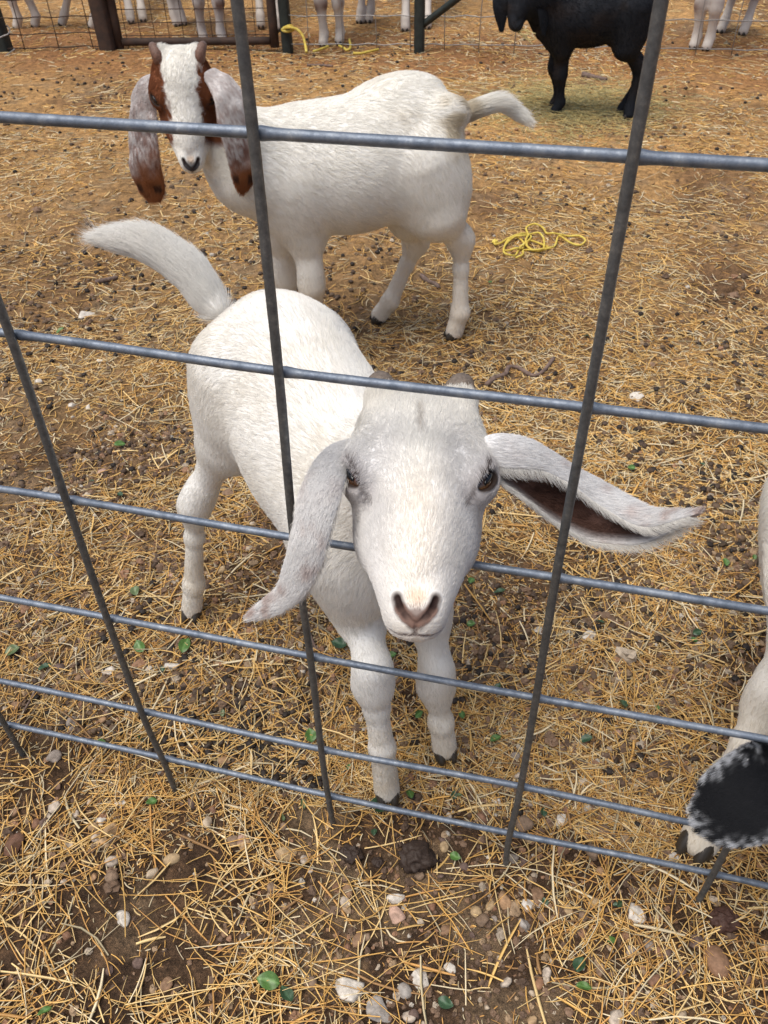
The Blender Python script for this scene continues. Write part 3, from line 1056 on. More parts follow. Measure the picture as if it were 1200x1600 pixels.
loop = [(150, 205), (150, 245), (200, 235), (245, 200), (300, 185), (355, 215), (350, 255), (300, 285), (240, 290), (215, 265), (250, 215), (330, 180), (385, 160), (410, 185), (385, 230), (330, 260),
        (300, 310), (260, 335), (215, 300), (225, 250), (290, 200), (350, 195), (390, 165), (375, 120), (430, 112), (490, 125), (520, 165), (560, 185), (610, 180), (680, 178), (750, 195), (795, 230), (760, 245), (690, 235), (620, 205),
        (600, 195), (580, 250), (540, 285), (490, 290), (420, 280), (370, 240), (385, 190), (420, 150), (470, 170), (500, 225), (495, 270), (440, 290), (380, 265), (400, 215), (520, 245), (515, 280), (450, 300), (360, 270), (350, 310), (300, 335)]
pts = []
for i, (x, y) in enumerate(loop):
    g = G(*zpix(x, y)); pts.append([g[0], g[1], float(ground_z(g[0], g[1])) + 0.006 + 0.010 * (0.5 + 0.5 * math.sin(i * 1.9)) * (1 if 6 < i < 52 else 0.2)])
c0 = np.mean(pts, 0) * V3(1, 1, 0)
v, q, t = tube_data(catmull(np.array(pts) - c0, 420), 0.0026, 9)
o = link('rope', np_mesh('rope', v, q, t), M['rope']); o.location = c0
tag(o, 'tangled heap of yellow rope lying on the pen floor', 'rope')
k0 = G(*zpix(150, 222))
v, q, t = rock_shape(990, planes=0, rough=0.15, flat=0.8)
kn_ = link('knot', np_mesh('knot', v * 0.008 + np.array([k0[0] - c0[0], k0[1] - c0[1], float(ground_z(k0[0], k0[1])) + 0.006]), q, t), M['rope'])
kn_.parent = o


# ------------------------------------------------------------------ near fence: welded rod panel
ROWZ = [0.0500, 0.1440, 0.2970, 0.4470, 0.6020, 0.7552, 0.9070, 1.0600, 1.2100]
MEAS = {(1, 4): (18, 530), (2, 5): (396, 214), (3, 5): (988, 252), (2, 4): (436, 589), (3, 4): (916, 646), (1, 3): (106, 789), (2, 3): (460, 850), (3, 3): (867, 912),
        (1, 2): (170, 974), (2, 2): (486, 1035), (3, 2): (836, 1100), (1, 1): (224, 1120), (2, 1): (503, 1180), (3, 1): (812, 1238), (0, 0): (12, 1140), (1, 0): (257, 1193), (2, 0): (514, 1252), (3, 0): (795, 1311), (4, 0): (1110, 1374)}
panel = empty('rod_fence', (-0.2, 0, 0))
tag(panel, 'welded panel of grey galvanised rods nearest the viewer', 'fence')
K0, K1 = -6, 12
def node(k, r_):
    x, z = (k - 2.9025) * 0.2032, ROWZ[r_]
    if (k, r_) in MEAS:
        q_ = P(*MEAS[(k, r_)], 0.0)
        return q_[0], q_[2]
    return x, z
for r_ in range(len(ROWZ)):
    pts = [(*([node(k, r_)[0]]), 0.0068, node(k, r_)[1]) for k in range(K0, K1 + 1)]
    pts = [(pts[0][0] - 0.03, 0.0068, pts[0][2])] + pts + [(pts[-1][0] + 0.03, 0.0068, pts[-1][2])]
    p = catmull(pts, 700)
    rad = np.full(700, 0.0033)
    for k in range(K0, K1 + 1):
        rad += 0.0013 * np.exp(-((p[:, 0] - node(k, r_)[0] - 0.0045) / 0.0032) ** 2)
    rad *= 1 + 0.03 * vnoise(p * 120, 3)
    tube('horizontal_rod', p, rad, M['rod'], panel, 14)
for k in range(K0, K1 + 1):
    pts = [(node(k, 0)[0] + 0.002, 0.0, -0.02)] + [(node(k, r_)[0], 0.0, node(k, r_)[1]) for r_ in range(len(ROWZ))] + [(node(k, 8)[0], 0.0, 1.235)]
    if k == 4: pts[0] = (0.2235, 0.0, -0.02)
    p = catmull(pts, 300)
    tube('vertical_rod', p, 0.0034 * (1 + 0.035 * vnoise(p * 110, 6)), M['stay'], panel, 14)


# ------------------------------------------------------------------ far fence, gate and posts
def post(px0, py0, w_, top, lab, mat='post', lean=(0, 0), name='fence_post', d_=None):
    g = G(px0, py0)
    root = empty(name, (g[0], g[1], 0))
    tag(root, lab, 'post')
    p = [[g[0], g[1], -0.05], [g[0] + lean[0] * 0.5, g[1] + lean[1] * 0.5, top * 0.5], [g[0] + lean[0], g[1] + lean[1], top]]
    hw = w_ / 2
    R3 = unit(np.array(p[2]) - np.array(p[0]))
    n = 12
    pp = catmull(p, n)
    sq = np.array([[-1, -.82], [-.82, -1], [.82, -1], [1, -.82], [1, .82], [.82, 1], [-.82, 1], [-1, .82]]) * hw
    v = np.concatenate([np.array([[c[0] + a, c[1] + b, c[2]] for a, b in sq]) for c in pp])
    q = np.array([[i * 8 + j, i * 8 + (j + 1) % 8, (i + 1) * 8 + (j + 1) % 8, (i + 1) * 8 + j] for i in range(n - 1) for j in range(8)])
    v = np.vstack([v, pp[0], pp[-1]])
    t = [[len(v) - 1, (n - 1) * 8 + j, (n - 1) * 8 + (j + 1) % 8] for j in range(8)]
    link('shaft', np_mesh('shaft', v, q, t), M[mat], root, smooth=False)
    link('cap', np_mesh('cap', *(lambda s_: (s_[0] * np.array([hw * 1.15, hw * 1.15, 0.012]) + pp[-1], s_[1], s_[2]))(sphere_data(12, 8))), M[mat], root)
    return root, g


post(10, 82, 0.060, 1.35, 'dark corner post at the left edge of the far fence', 'post', (-0.10, 0.02))
rb, gb = post(172, 80, 0.070, 1.35, 'thick rusty brown post carrying the hinges of the far gate', 'rust', (-0.03, 0.0))
rt, gt = post(450, 77, 0.042, 1.30, 'slim dark green post at the latch side of the far gate with rope tied on', 'post', (-0.02, 0.0))
rd, gd = post(655, 82, 0.042, 1.30, 'slim black post with a slanting brace in the far wire fence', 'post')
bt = P(662, 38, gd[1]); bt2 = P(722, -8, gd[1] - 0.05)
tube('brace', catmull([bt, bt2, bt2 + (bt2 - bt) * 2.2], 20), 0.015, M['post'], rd, 10)
for dz in (0.25, 0.9):
    c_ = V3(gb[0] + 0.045, gb[1] - 0.01, dz)
    tube('hinge', catmull([c_ - V3(0, 0, .03), c_ + V3(0, 0, .03)], 6), 0.016, M['rust'], rb, 10)

# gate
ga, ge = G(188, 79), G(430, 77)
gate = empty('gate', ga)
tag(gate, 'rusty framed gate filled with wire mesh in the far fence', 'gate')
du = unit((ge - ga) * V3(1, 1, 0)); gl = np.linalg.norm((ge - ga)[:2])
gp = lambda s_, z: V3(ga[0], ga[1], 0) + du * s_ + Z_ * z
Z_ = V3(0, 0, 1)
GH = 1.2
for s_ in (0, gl): tube('frame_upright', catmull([gp(s_, 0.01), gp(s_, GH)], 12), 0.021, M['rust'], gate, 12)
for z_ in (0.035, GH - 0.02): tube('frame_rail', catmull([gp(0.02, z_), gp(gl - 0.02, z_)], 12), 0.017, M['rust'], gate, 12)


def grid_mesh(name, p0, d_, length, zs, step, r_, mat, parent, zt, wav=0.0, zbase=0.0):
    vs, qs, ts, off = [], [], [], 0
    def add(path, rr):
        nonlocal off
        v, q, t = tube_data(path, rr, 5)
        vs.append(v); qs.append(q + off); ts.append(t + off); off += len(v)
    for z in zs:
        s_ = np.linspace(0, length, 60)
        p = p0 + d_ * s_[:, None] + Z_ * (z + wav * np.sin(s_ / step * 2 * math.pi + z * 7) + wav * 1.5 * np.sin(s_ * 1.7 + z * 3))[:, None]
        add(p, r_)
    for s_ in np.arange(step * 0.5, length, step):
        zz = np.linspace(zbase, zt, 14)
        p = p0 + d_ * s_ + d_ * (wav * 1.2 * np.sin(zz * 9 + s_ * 5))[:, None] + Z_ * zz[:, None] - np.cross(d_, Z_) * r_ * -2.1
        add(p, r_ * 0.85)
    return link(name, np_mesh(name, np.concatenate(vs), np.concatenate(qs), np.concatenate(ts)), mat, parent)


grid_mesh('wire_mesh', V3(ga[0], ga[1], 0) + du * 0.01, du, gl - 0.02, np.arange(0.06, GH, 0.052), 0.066, 0.0019, M['rust'], gate, GH)

g0, g1 = G(14, 84), G(160, 80)
fl_ = empty('wire_fence', g0)
tag(fl_, 'rusty wire mesh between the left corner post and the gate post', 'fence')
d_ = unit((g1 - g0) * V3(1, 1, 0))
grid_mesh('wire_mesh', g0 * V3(1, 1, 0), d_, np.linalg.norm(g1 - g0), [0.02, 0.075, 0.14, 0.21, 0.28, 0.36, 0.44, 0.55, 0.66, 0.8, 0.95, 1.1], 0.155, 0.0026, M['rust'], fl_, 1.1, 0.002)

g0, g1 = G(456, 79), G(1230, 88)
fr_ = empty('wire_fence', g0)
tag(fr_, 'sagging woven wire fence with silvery strands right of the gate', 'fence')
d_ = unit((g1 - g0) * V3(1, 1, 0))
grid_mesh('wire_mesh', g0 * V3(1, 1, 0), d_, 4.2, [0.025, 0.135, 0.275, 0.43, 0.6, 0.78, 0.97, 1.15], 0.155, 0.0024, M['wire'], fr_, 1.15, 0.004)
g0 = G(2, 86)
fn_ = empty('wire_fence', g0)
tag(fn_, 'loose ends of silvery wire wrapped on the left corner post', 'fence')
tube('wire_strand', catmull([P(-40, 95, 3.1), P(-5, 62, 3.22), P(14, 52, 3.26), P(10, 40, 3.3), P(-12, 50, 3.28)], 30), 0.003, M['wire'], fn_, 6)
tube('wire_strand', catmull([P(-30, 96, 3.15), P(2, 90, 3.2), P(23, 77, 3.2)], 20), 0.003, M['wire'], fn_, 6)

# rope on the latch post
pts = [P(443, 44, gt[1] - .03), P(450, 41, gt[1] - .04), P(456, 41, gt[1] - .04), P(458, 47, gt[1] - .03), P(447, 49, gt[1] - .04), P(441, 46, gt[1] - .03), P(452, 43, gt[1] - .05), P(464, 46, gt[1] - .05), P(473, 56, gt[1] - .06), P(477, 70, gt[1] - .08), P(479, 82, gt[1] - .12)]
c0 = V3(gt[0], gt[1], 0)
v, q, t = tube_data(catmull(np.array(pts) - c0, 90), 0.006, 8)
o = link('rope', np_mesh('rope', v, q, t), M['rope']); o.location = c0
tag(o, 'yellow rope tied round the latch post and hanging down', 'rope')
for pix, lab in (([(490, 85), (500, 82), (508, 79), (513, 77)], 'short piece of yellow rope lying nearest the latch post'),
                 ([(530, 76), (538, 80), (543, 83), (548, 78), (546, 66)], 'bent piece of yellow rope hanging in the far wire fence'),
                 ([(552, 88), (565, 88), (578, 85), (591, 82)], 'longer piece of yellow rope on the ground at the far fence')):
    pts = np.array([G(*q_) + V3(0, 0, 0.012) for q_ in pix]); c0 = pts.mean(0) * V3(1, 1, 0)
    v, q, t = tube_data(catmull(pts - c0, 30), 0.0055, 8)
    o = link('rope', np_mesh('rope', v, q, t), M['rope']); o.location = c0
    tag(o, lab, 'rope')

# ------------------------------------------------------------------ goats
Z = V3(0, 0, 1)


class Head:
    """local head frame: x to one side, y from poll to nose, z out of the face"""
    def __init__(s, poll, nose, xdir, L=0.185, wx=1.0):
        s.wx = wx
        s.o = np.asarray(poll, float)
        s.y = unit(np.asarray(nose, float) - s.o)
        s.x = unit(np.asarray(xdir, float) - s.y * (np.asarray(xdir, float) @ s.y))
        z = np.cross(s.x, s.y)
        s.z = -z
        s.k = np.linalg.norm(np.asarray(nose, float) - s.o) / L

    def w(s, x, y, z):
        return s.o + s.k * (x * s.wx * s.x + y * s.y + z * s.z)

    def loc(s, X):
        q = (X - s.o) / s.k
        return np.stack([(q @ s.x) / s.wx, q @ s.y, q @ s.z], -1)

    @property
    def R(s):
        return np.stack([s.x, s.y, s.z])


def head_prims(h, neck_pt, neck_r=0.05, nf=1.0, fine=True):
    k = h.k
    R = h.R
    up = -h.y
    out = []
    E_ = lambda c, r, kk=0.015, fl=(0, 1, 0), L=0.007: out.append(ell(h.w(*c), np.array(r) * k * np.array([h.wx, 1, 1]), R, kk * k, h.x * fl[0] + h.y * fl[1] + h.z * fl[2], L * nf))
    C_ = lambda a, b, ra, rb, kk=0.015, fl=None, L=0.006: out.append(cone(h.w(*a), h.w(*b), ra * k, rb * k, kk * k, None if fl is None else h.x * fl[0] + h.y * fl[1] + h.z * fl[2], L * nf))
    # neck (hair runs from the head towards the chest)
    out.append(cone(h.w(0, 0.03, -0.062), neck_pt, 0.043 * k, neck_r, 0.03, None, 0.011))
    E_((0, 0.040, -0.026), (0.051, 0.052, 0.046), 0.02, (0, 0.9, 0), 0.009)
    E_((0, 0.024, -0.002), (0.041, 0.028, 0.020), 0.016, (0, -1, 0.2), 0.011)
    for s in (-1, 1):
        E_((s * 0.037, 0.060, -0.009), (0.0195, 0.025, 0.020), 0.012, (s * 0.4, 0.8, 0), 0.006)
        E_((s * 0.028, 0.088, -0.046), (0.018, 0.036, 0.025), 0.02, (s * 0.2, 0.2, -1), 0.008)
        E_((s * 0.028, 0.004, 0.002), (0.013, 0.012, 0.012), 0.010, (0, -1, 0.3), 0.010)
    C_((0, 0.05, -0.016), (0, 0.118, -0.024), 0.040, 0.0330, 0.02, (0, -1, 0), 0.006)
    C_((0, 0.112, -0.024), (0, 0.145, -0.023), 0.0330, 0.0262, 0.015, (0, -1, 0), 0.0045)
    C_((0, 0.140, -0.023), (0, 0.166, -0.021), 0.0255, 0.0165, 0.012, (0, -1, 0), 0.004)
    E_((0, 0.10, 0.003), (0.017, 0.05, 0.0125), 0.02, (0, -1, 0), 0.006)
    for s in (-1, 1):
        E_((s * 0.0092, 0.164, -0.013), (0.0104, 0.017, 0.0150), 0.010, (s, -0.6, 0), 0.003)
        E_((s * 0.0095, 0.160, -0.033), (0.0105, 0.019, 0.011), 0.010, (s, -0.4, -0.3), 0.004)
    E_((0, 0.175, -0.016), (0.0115, 0.012, 0.016), 0.010, (0, -1, 0), 0.002)
    C_((0, 0.11, -0.058), (0, 0.152, -0.047), 0.018, 0.0145, 0.012, (0, -0.7, -0.6), 0.006)
    if fine:
        for s in (-1, 1):
            ec = h.w(s * EYE[0], EYE[1], EYE[2])
            eo = eye_out(h, s)
            out.append(ell(ec, np.full(3, 0.0150) * k, R, 0.006 * k, h.x * s * 0.3 + h.y, 0.0035))
            Rl = eye_frame(h, s)
            out.append(ell(ec + eo * 0.0142 * k, np.array([0.0145, 0.0050, 0.0080]) * k, Rl, 0.0022 * k, op='s', tg='slit'))
        base = [p for p in out if p['op'] == 'u']

        def snap(x, z):
            ys = np.linspace(0.215, 0.12, 200)
            X = np.array([h.w(x, y, z) for y in ys])
            F = field(base, X)
            return X[int(np.argmax(F < 0))]
        h.nos, h.mou = [], []
        for s in (-1, 1):
            n_ = [snap(s * x, z) for x, z in ((0.0128, 0.0014), (0.0102, 0.0000), (0.0062, -0.0014), (0.0015, -0.0030))]
            for a_, b_, r_ in zip(n_[:-1], n_[1:], (0.0022, 0.0018, 0.0009)):
                h.nos.append((a_, b_, r_))
            m_ = [snap(s * x, z) for x, z in ((0.0, -0.0125), (0.0065, -0.0155), (0.0125, -0.0220), (0.0165, -0.0290))]
            h.mou += list(zip(m_[:-1], m_[1:]))
        h.mou.append((snap(0, -0.0035), snap(0, -0.0125)))
        for a_, b_, r_ in h.nos:
            out.append(cone(a_, b_, r_ * k, r_ * k, 0.002 * k, op='s', tg='nostril'))
        for a_, b_ in h.mou:
            out.append(cone(a_, b_, 0.0010 * k, 0.0010 * k, 0.0015 * k, op='s', tg='mouth'))
    return out


EYE = (0.0400, 0.0700, -0.0070)
NOSTRIL = [((0.0180, 0.1640, -0.0010), (0.0125, 0.1765, -0.0080), 0.0022), ((0.0125, 0.1765, -0.0080), (0.0040, 0.1850, -0.0190), 0.0017)]


def eye_out(h, s):
    return unit(h.x * s * 0.70 + h.y * 0.18 + h.z * 0.68)


def eye_frame(h, s):
    o = eye_out(h, s)
    lng = h.y * 0.80 - h.x * s * 0.62
    lng = unit(lng - o * (lng @ o))
    return np.stack([lng, np.cross(o, lng), o])


def add_eye(h, s, parent):
    c = h.w(s * EYE[0], EYE[1], EYE[2])
    R = eye_frame(h, s)
    r = 0.0131 * h.k
    v, q, t = sphere_data(18, 12)
    e = link('eye', np_mesh('eye', c + v * r, q, t), M['eye'], parent)
    pv = v * np.array([0.0066, 0.0024, 0.0018]) * h.k
    link('pupil', np_mesh('pupil', c + eye_out(h, s) * r * 0.93 + pv @ R, q, t), M['pupil'], e)
    return e


def sphere_data(nu=12, nv=8):
    th = np.linspace(0, np.pi, nv + 1)[1:-1]
    ph = np.linspace(0, 2 * np.pi, nu, endpoint=False)
    v = np.stack([np.sin(th)[:, None] * np.cos(ph), np.sin(th)[:, None] * np.sin(ph), np.cos(th)[:, None] + 0 * ph], -1).reshape(-1, 3)
    v = np.vstack([v, [0, 0, 1], [0, 0, -1]])
    q = []
    for i in range(nv - 2):
        for j in range(nu):
            a = i * nu + j; b = i * nu + (j + 1) % nu
            q.append((a, a + nu, b + nu, b))
    t = []
    n = (nv - 1) * nu
    for j in range(nu):
        t.append((n, j, (j + 1) % nu))
        t.append((n + 1, (nv - 2) * nu + (j + 1) % nu, (nv - 2) * nu + j))
    return v, np.array(q), np.array(t)


def ear(parent, pts, vdir, ru, rv, arc, colf, n_out, n_in, thick=0.0026, flen=0.006, seed=3, fringe=0.012, n_fr=2500, rad=0.00011, ns=40, na=22, ripple=0.0):
    """a leaf of skin rolled about a curved centre line; pts world points, vdir outer direction per point, arc (start, end) angles in degrees per point"""
    pth = catmull(pts, ns)
    k = len(pts)
    t = np.linspace(0, k - 1, ns)
    itp = lambda a: np.stack([np.interp(t, np.arange(k), np.asarray(a, float)[:, j]) for j in range(np.asarray(a).shape[1])], 1)
    it1 = lambda a: catmull(np.asarray(a, float)[:, None] * np.ones((1, 3)), ns)[:, 0]
    T = unit(np.gradient(pth, axis=0))
    vd = itp(np.broadcast_to(np.asarray(vdir, float), (k, 3)))
    vd = unit(vd - T * (vd * T).sum(-1, keepdims=True))
    ud = np.cross(T, vd)
    RU, RV = np.maximum(it1(ru), 0.0006), np.maximum(it1(rv), 0.0005)
    A = itp(np.asarray(arc, float))
    an = np.radians(A[:, :1] + (A[:, 1:] - A[:, :1]) * np.linspace(0, 1, na)[None])
    off = ud[:, None] * (RU[:, None] * np.cos(an))[..., None] + vd[:, None] * (RV[:, None] * np.sin(an))[..., None]
    nrm = unit(ud[:, None] * (np.cos(an) / RU[:, None])[..., None] + vd[:, None] * (np.sin(an) / RV[:, None])[..., None])
    th = thick * (1 - np.abs(np.linspace(-1, 1, na)) ** 4 * 0.8)[None, :, None]
    base = pth[:, None] + off
    if ripple:
        base = base + nrm * (ripple * vnoise(base * 55, 77))[..., None]
    outer = base + nrm * th * 0.5
    inner = base - nrm * th * 0.5
    v = np.concatenate([outer.reshape(-1, 3), inner.reshape(-1, 3)])
    nn = np.concatenate([nrm.reshape(-1, 3), -nrm.reshape(-1, 3)])
    i = (np.arange(ns - 1)[:, None] * na + np.arange(na - 1)[None]).ravel()
    qo = np.stack([i, i + 1, i + na + 1, i + na], 1)
    o2 = ns * na
    qi = qo[:, ::-1] + o2
    e = []
    for j in range(ns - 1):
        for c in (0, na - 1):
            a = j * na + c; b = a + na
            e.append((a, b, b + o2, a + o2))
    for j in range(na - 1):
        for r_ in (0, ns - 1):
            a = r_ * na + j; b = a + 1
            e.append((a, b, b + o2, a + o2))
    Q = np.vstack([qo, qi, np.array(e)])
    S = np.concatenate([np.zeros(ns * na), np.ones(ns * na)])
    sv = np.tile(np.repeat(np.linspace(0, 1, ns), na), 2)
    av = np.tile(np.tile(np.linspace(-1, 1, na), ns), 2)
    cols = colf(v, S, sv, av)
    me = np_mesh('ear', v, Q, colors=cols)
    o = link('ear', me, M['hide'], parent)
    flow = np.concatenate([np.repeat(T, na, 0), np.repeat(T, na, 0)])
    flow = flow + np.tile(np.linspace(-1, 1, na), 2 * ns)[:, None] * np.concatenate([np.cross(nrm, T[:, None]).reshape(-1, 3)] * 2) * -0.25
    for side, cnt, ln in ((0, n_out, flen), (1, n_in, flen * 0.5)):
        if cnt == 0: continue
        q = (qo if side == 0 else qi)
        tr = np.vstack([q[:, [0, 1, 2]], q[:, [0, 2, 3]]])
        cf = (lambda X, v=v, cols=cols, tr=tr: X)
        grow_fur_static('fur', o, v, tr, nn, flow, np.full(len(v), ln), cols, cnt, seed + side, rad=rad)
    if n_fr:
        # long hair along both margins
        rg = np.random.default_rng(seed + 7)
        for c, sgn in ((0, -1), (na - 1, 1)):
            kk = rg.integers(2, ns - 2, n_fr // 2)
            fr = rg.random(n_fr // 2)[:, None]
            b0 = base[kk, c] * (1 - fr) + base[kk + 1, c] * fr
            tang = (base[kk, c] - base[kk, c - sgn])
            tang = unit(tang)
            d = unit(tang * 0.8 + T[kk] * 0.75 + 0.22 * rg.normal(size=(n_fr // 2, 3)))
            Ln = fringe * rg.uniform(0.4, 1.1, n_fr // 2)[:, None]
            d2 = unit(d + T[kk] * 0.6 + V3(0, 0, -0.25))
            pts4 = np.stack([b0, b0 + d * Ln * 0.35, b0 + d * Ln * 0.35 + d2 * Ln * 0.35, b0 + d * Ln * 0.35 + unit(d2 + T[kk] * 0.3) * Ln * 0.68], 1)
            raw_fur('fur', o, pts4, np.tile(rad * np.array([1, .9, .6, .25]), (len(b0), 1)), np.tile(colf.fringe, (len(b0), 1)) * rg.uniform(0.85, 1.1, (len(b0), 1)))
    return o


def raw_fur(name, parent, pts, rr, cc):
    n = len(pts)
    cu = bpy.data.hair_curves.new(name)
    cu.add_curves([pts.shape[1]] * n)
    cu.attributes['position'].data.foreach_set('vector', pts.astype(np.float32).ravel())
    ra = cu.attributes.get('radius') or cu.attributes.new('radius', 'FLOAT', 'POINT')
    ra.data.foreach_set('value', rr.astype(np.float32).ravel())
    ca = cu.attributes.new('Col', 'FLOAT_COLOR', 'CURVE')
    ca.data.foreach_set('color', np.concatenate([cc, np.ones((n, 1))], 1).astype(np.float32).ravel())
    cu.materials.append(M['fur'])
    o = bpy.data.objects.new(name, cu)
    col.objects.link(o)
    if parent is not None:
        o.parent = parent
        off = Vector((0, 0, 0)); r_ = parent
        while r_ is not None:
            off += Vector(r_.location); r_ = r_.parent
        o.location = -off
    return o


def grow_fur_static(name, parent, v, tr, nn, flow, lens, cols, n, seed, rad=0.00011, lift=0.25):
    if PREVIEW: n = int(n * 0.3); rad *= 1.6
    rg = np.random.default_rng(seed)
    a, b, c = v[tr[:, 0]], v[tr[:, 1]], v[tr[:, 2]]
    ar = np.linalg.norm(np.cross(b - a, c - a), axis=1)
    ti = rg.choice(len(tr), n, p=ar / ar.sum())
    r1, r2 = np.sqrt(rg.random(n)), rg.random(n)
    wt = np.stack([1 - r1, r1 * (1 - r2), r1 * r2], 1)[..., None]
    T = tr[ti]
    X = (v[T] * wt).sum(1); nr = unit((nn[T] * wt).sum(1)); fl = (flow[T] * wt).sum(1); cc = (cols[T] * wt).sum(1)
    fl = fl + 0.12 * rg.normal(size=(n, 3)) + 0.2 * vecnoise(X, 60, seed)
    tn = unit(fl - (fl * nr).sum(-1, keepdims=True) * nr)
    ln = (lens[T][:, 0] * rg.uniform(0.6, 1.2, n))[:, None]
    lf = (lift * rg.uniform(0.5, 1.5, n))[:, None]
    p0 = X; p1 = p0 + unit(tn + nr * lf * 1.6) * ln * 0.33; p2 = p1 + unit(tn + nr * lf) * ln * 0.33; p3 = p2 + unit(tn + nr * lf * 0.3) * ln * 0.33
    raw_fur(name, parent, np.stack([p0, p1, p2, p3], 1), np.tile(rad * np.array([1, .95, .7, .3]), (n, 1)), cc * rg.uniform(0.88, 1.08, (n, 1)))


def leg_prims(root_top, joints, radii, k=0.014, fl=0.006, fwd=(0, 0, 0), top_fl=0.009):
    out = []
    pts = [np.asarray(root_top, float)] + [np.asarray(j, float) for j in joints]
    for i in range(len(pts) - 1):
        fr = unit(pts[i + 1] - pts[i])
        out.append(cone(pts[i], pts[i + 1], radii[i], radii[i + 1], k if i else 0.03, fr, top_fl if i == 0 else fl))
    return out


def hooves(foot, f, k, parent, toe=1.0):
    """two dark claws under one foot; foot = ground point under the pastern"""
    s = np.cross(f, Z)
    for sg in (-1, 1):
        v, q, t = sphere_data(14, 10)
        p = v.copy()
        top = np.clip(p[:, 2], -1, 1)
        wx = np.where(p[:, 0] > 0, 1.15, 0.9)
        x = p[:, 0] * 0.0155 * wx * (1 - 0.28 * top)
        y = p[:, 1] * 0.0078 * (1 - 0.18 * top)
        z = np.clip(p[:, 2] * 0.017, -0.0125, 0.02) + 0.0125
        x = x - 0.35 * (z - 0.012)
        w_ = foot + k * (np.outer(x + 0.006, f) + np.outer(y + sg * 0.0085, s) + np.outer(z, Z))
        w_[:, 2] += 0.001
        link('hoof', np_mesh('hoof', w_, q, t), M['hoof'], parent)


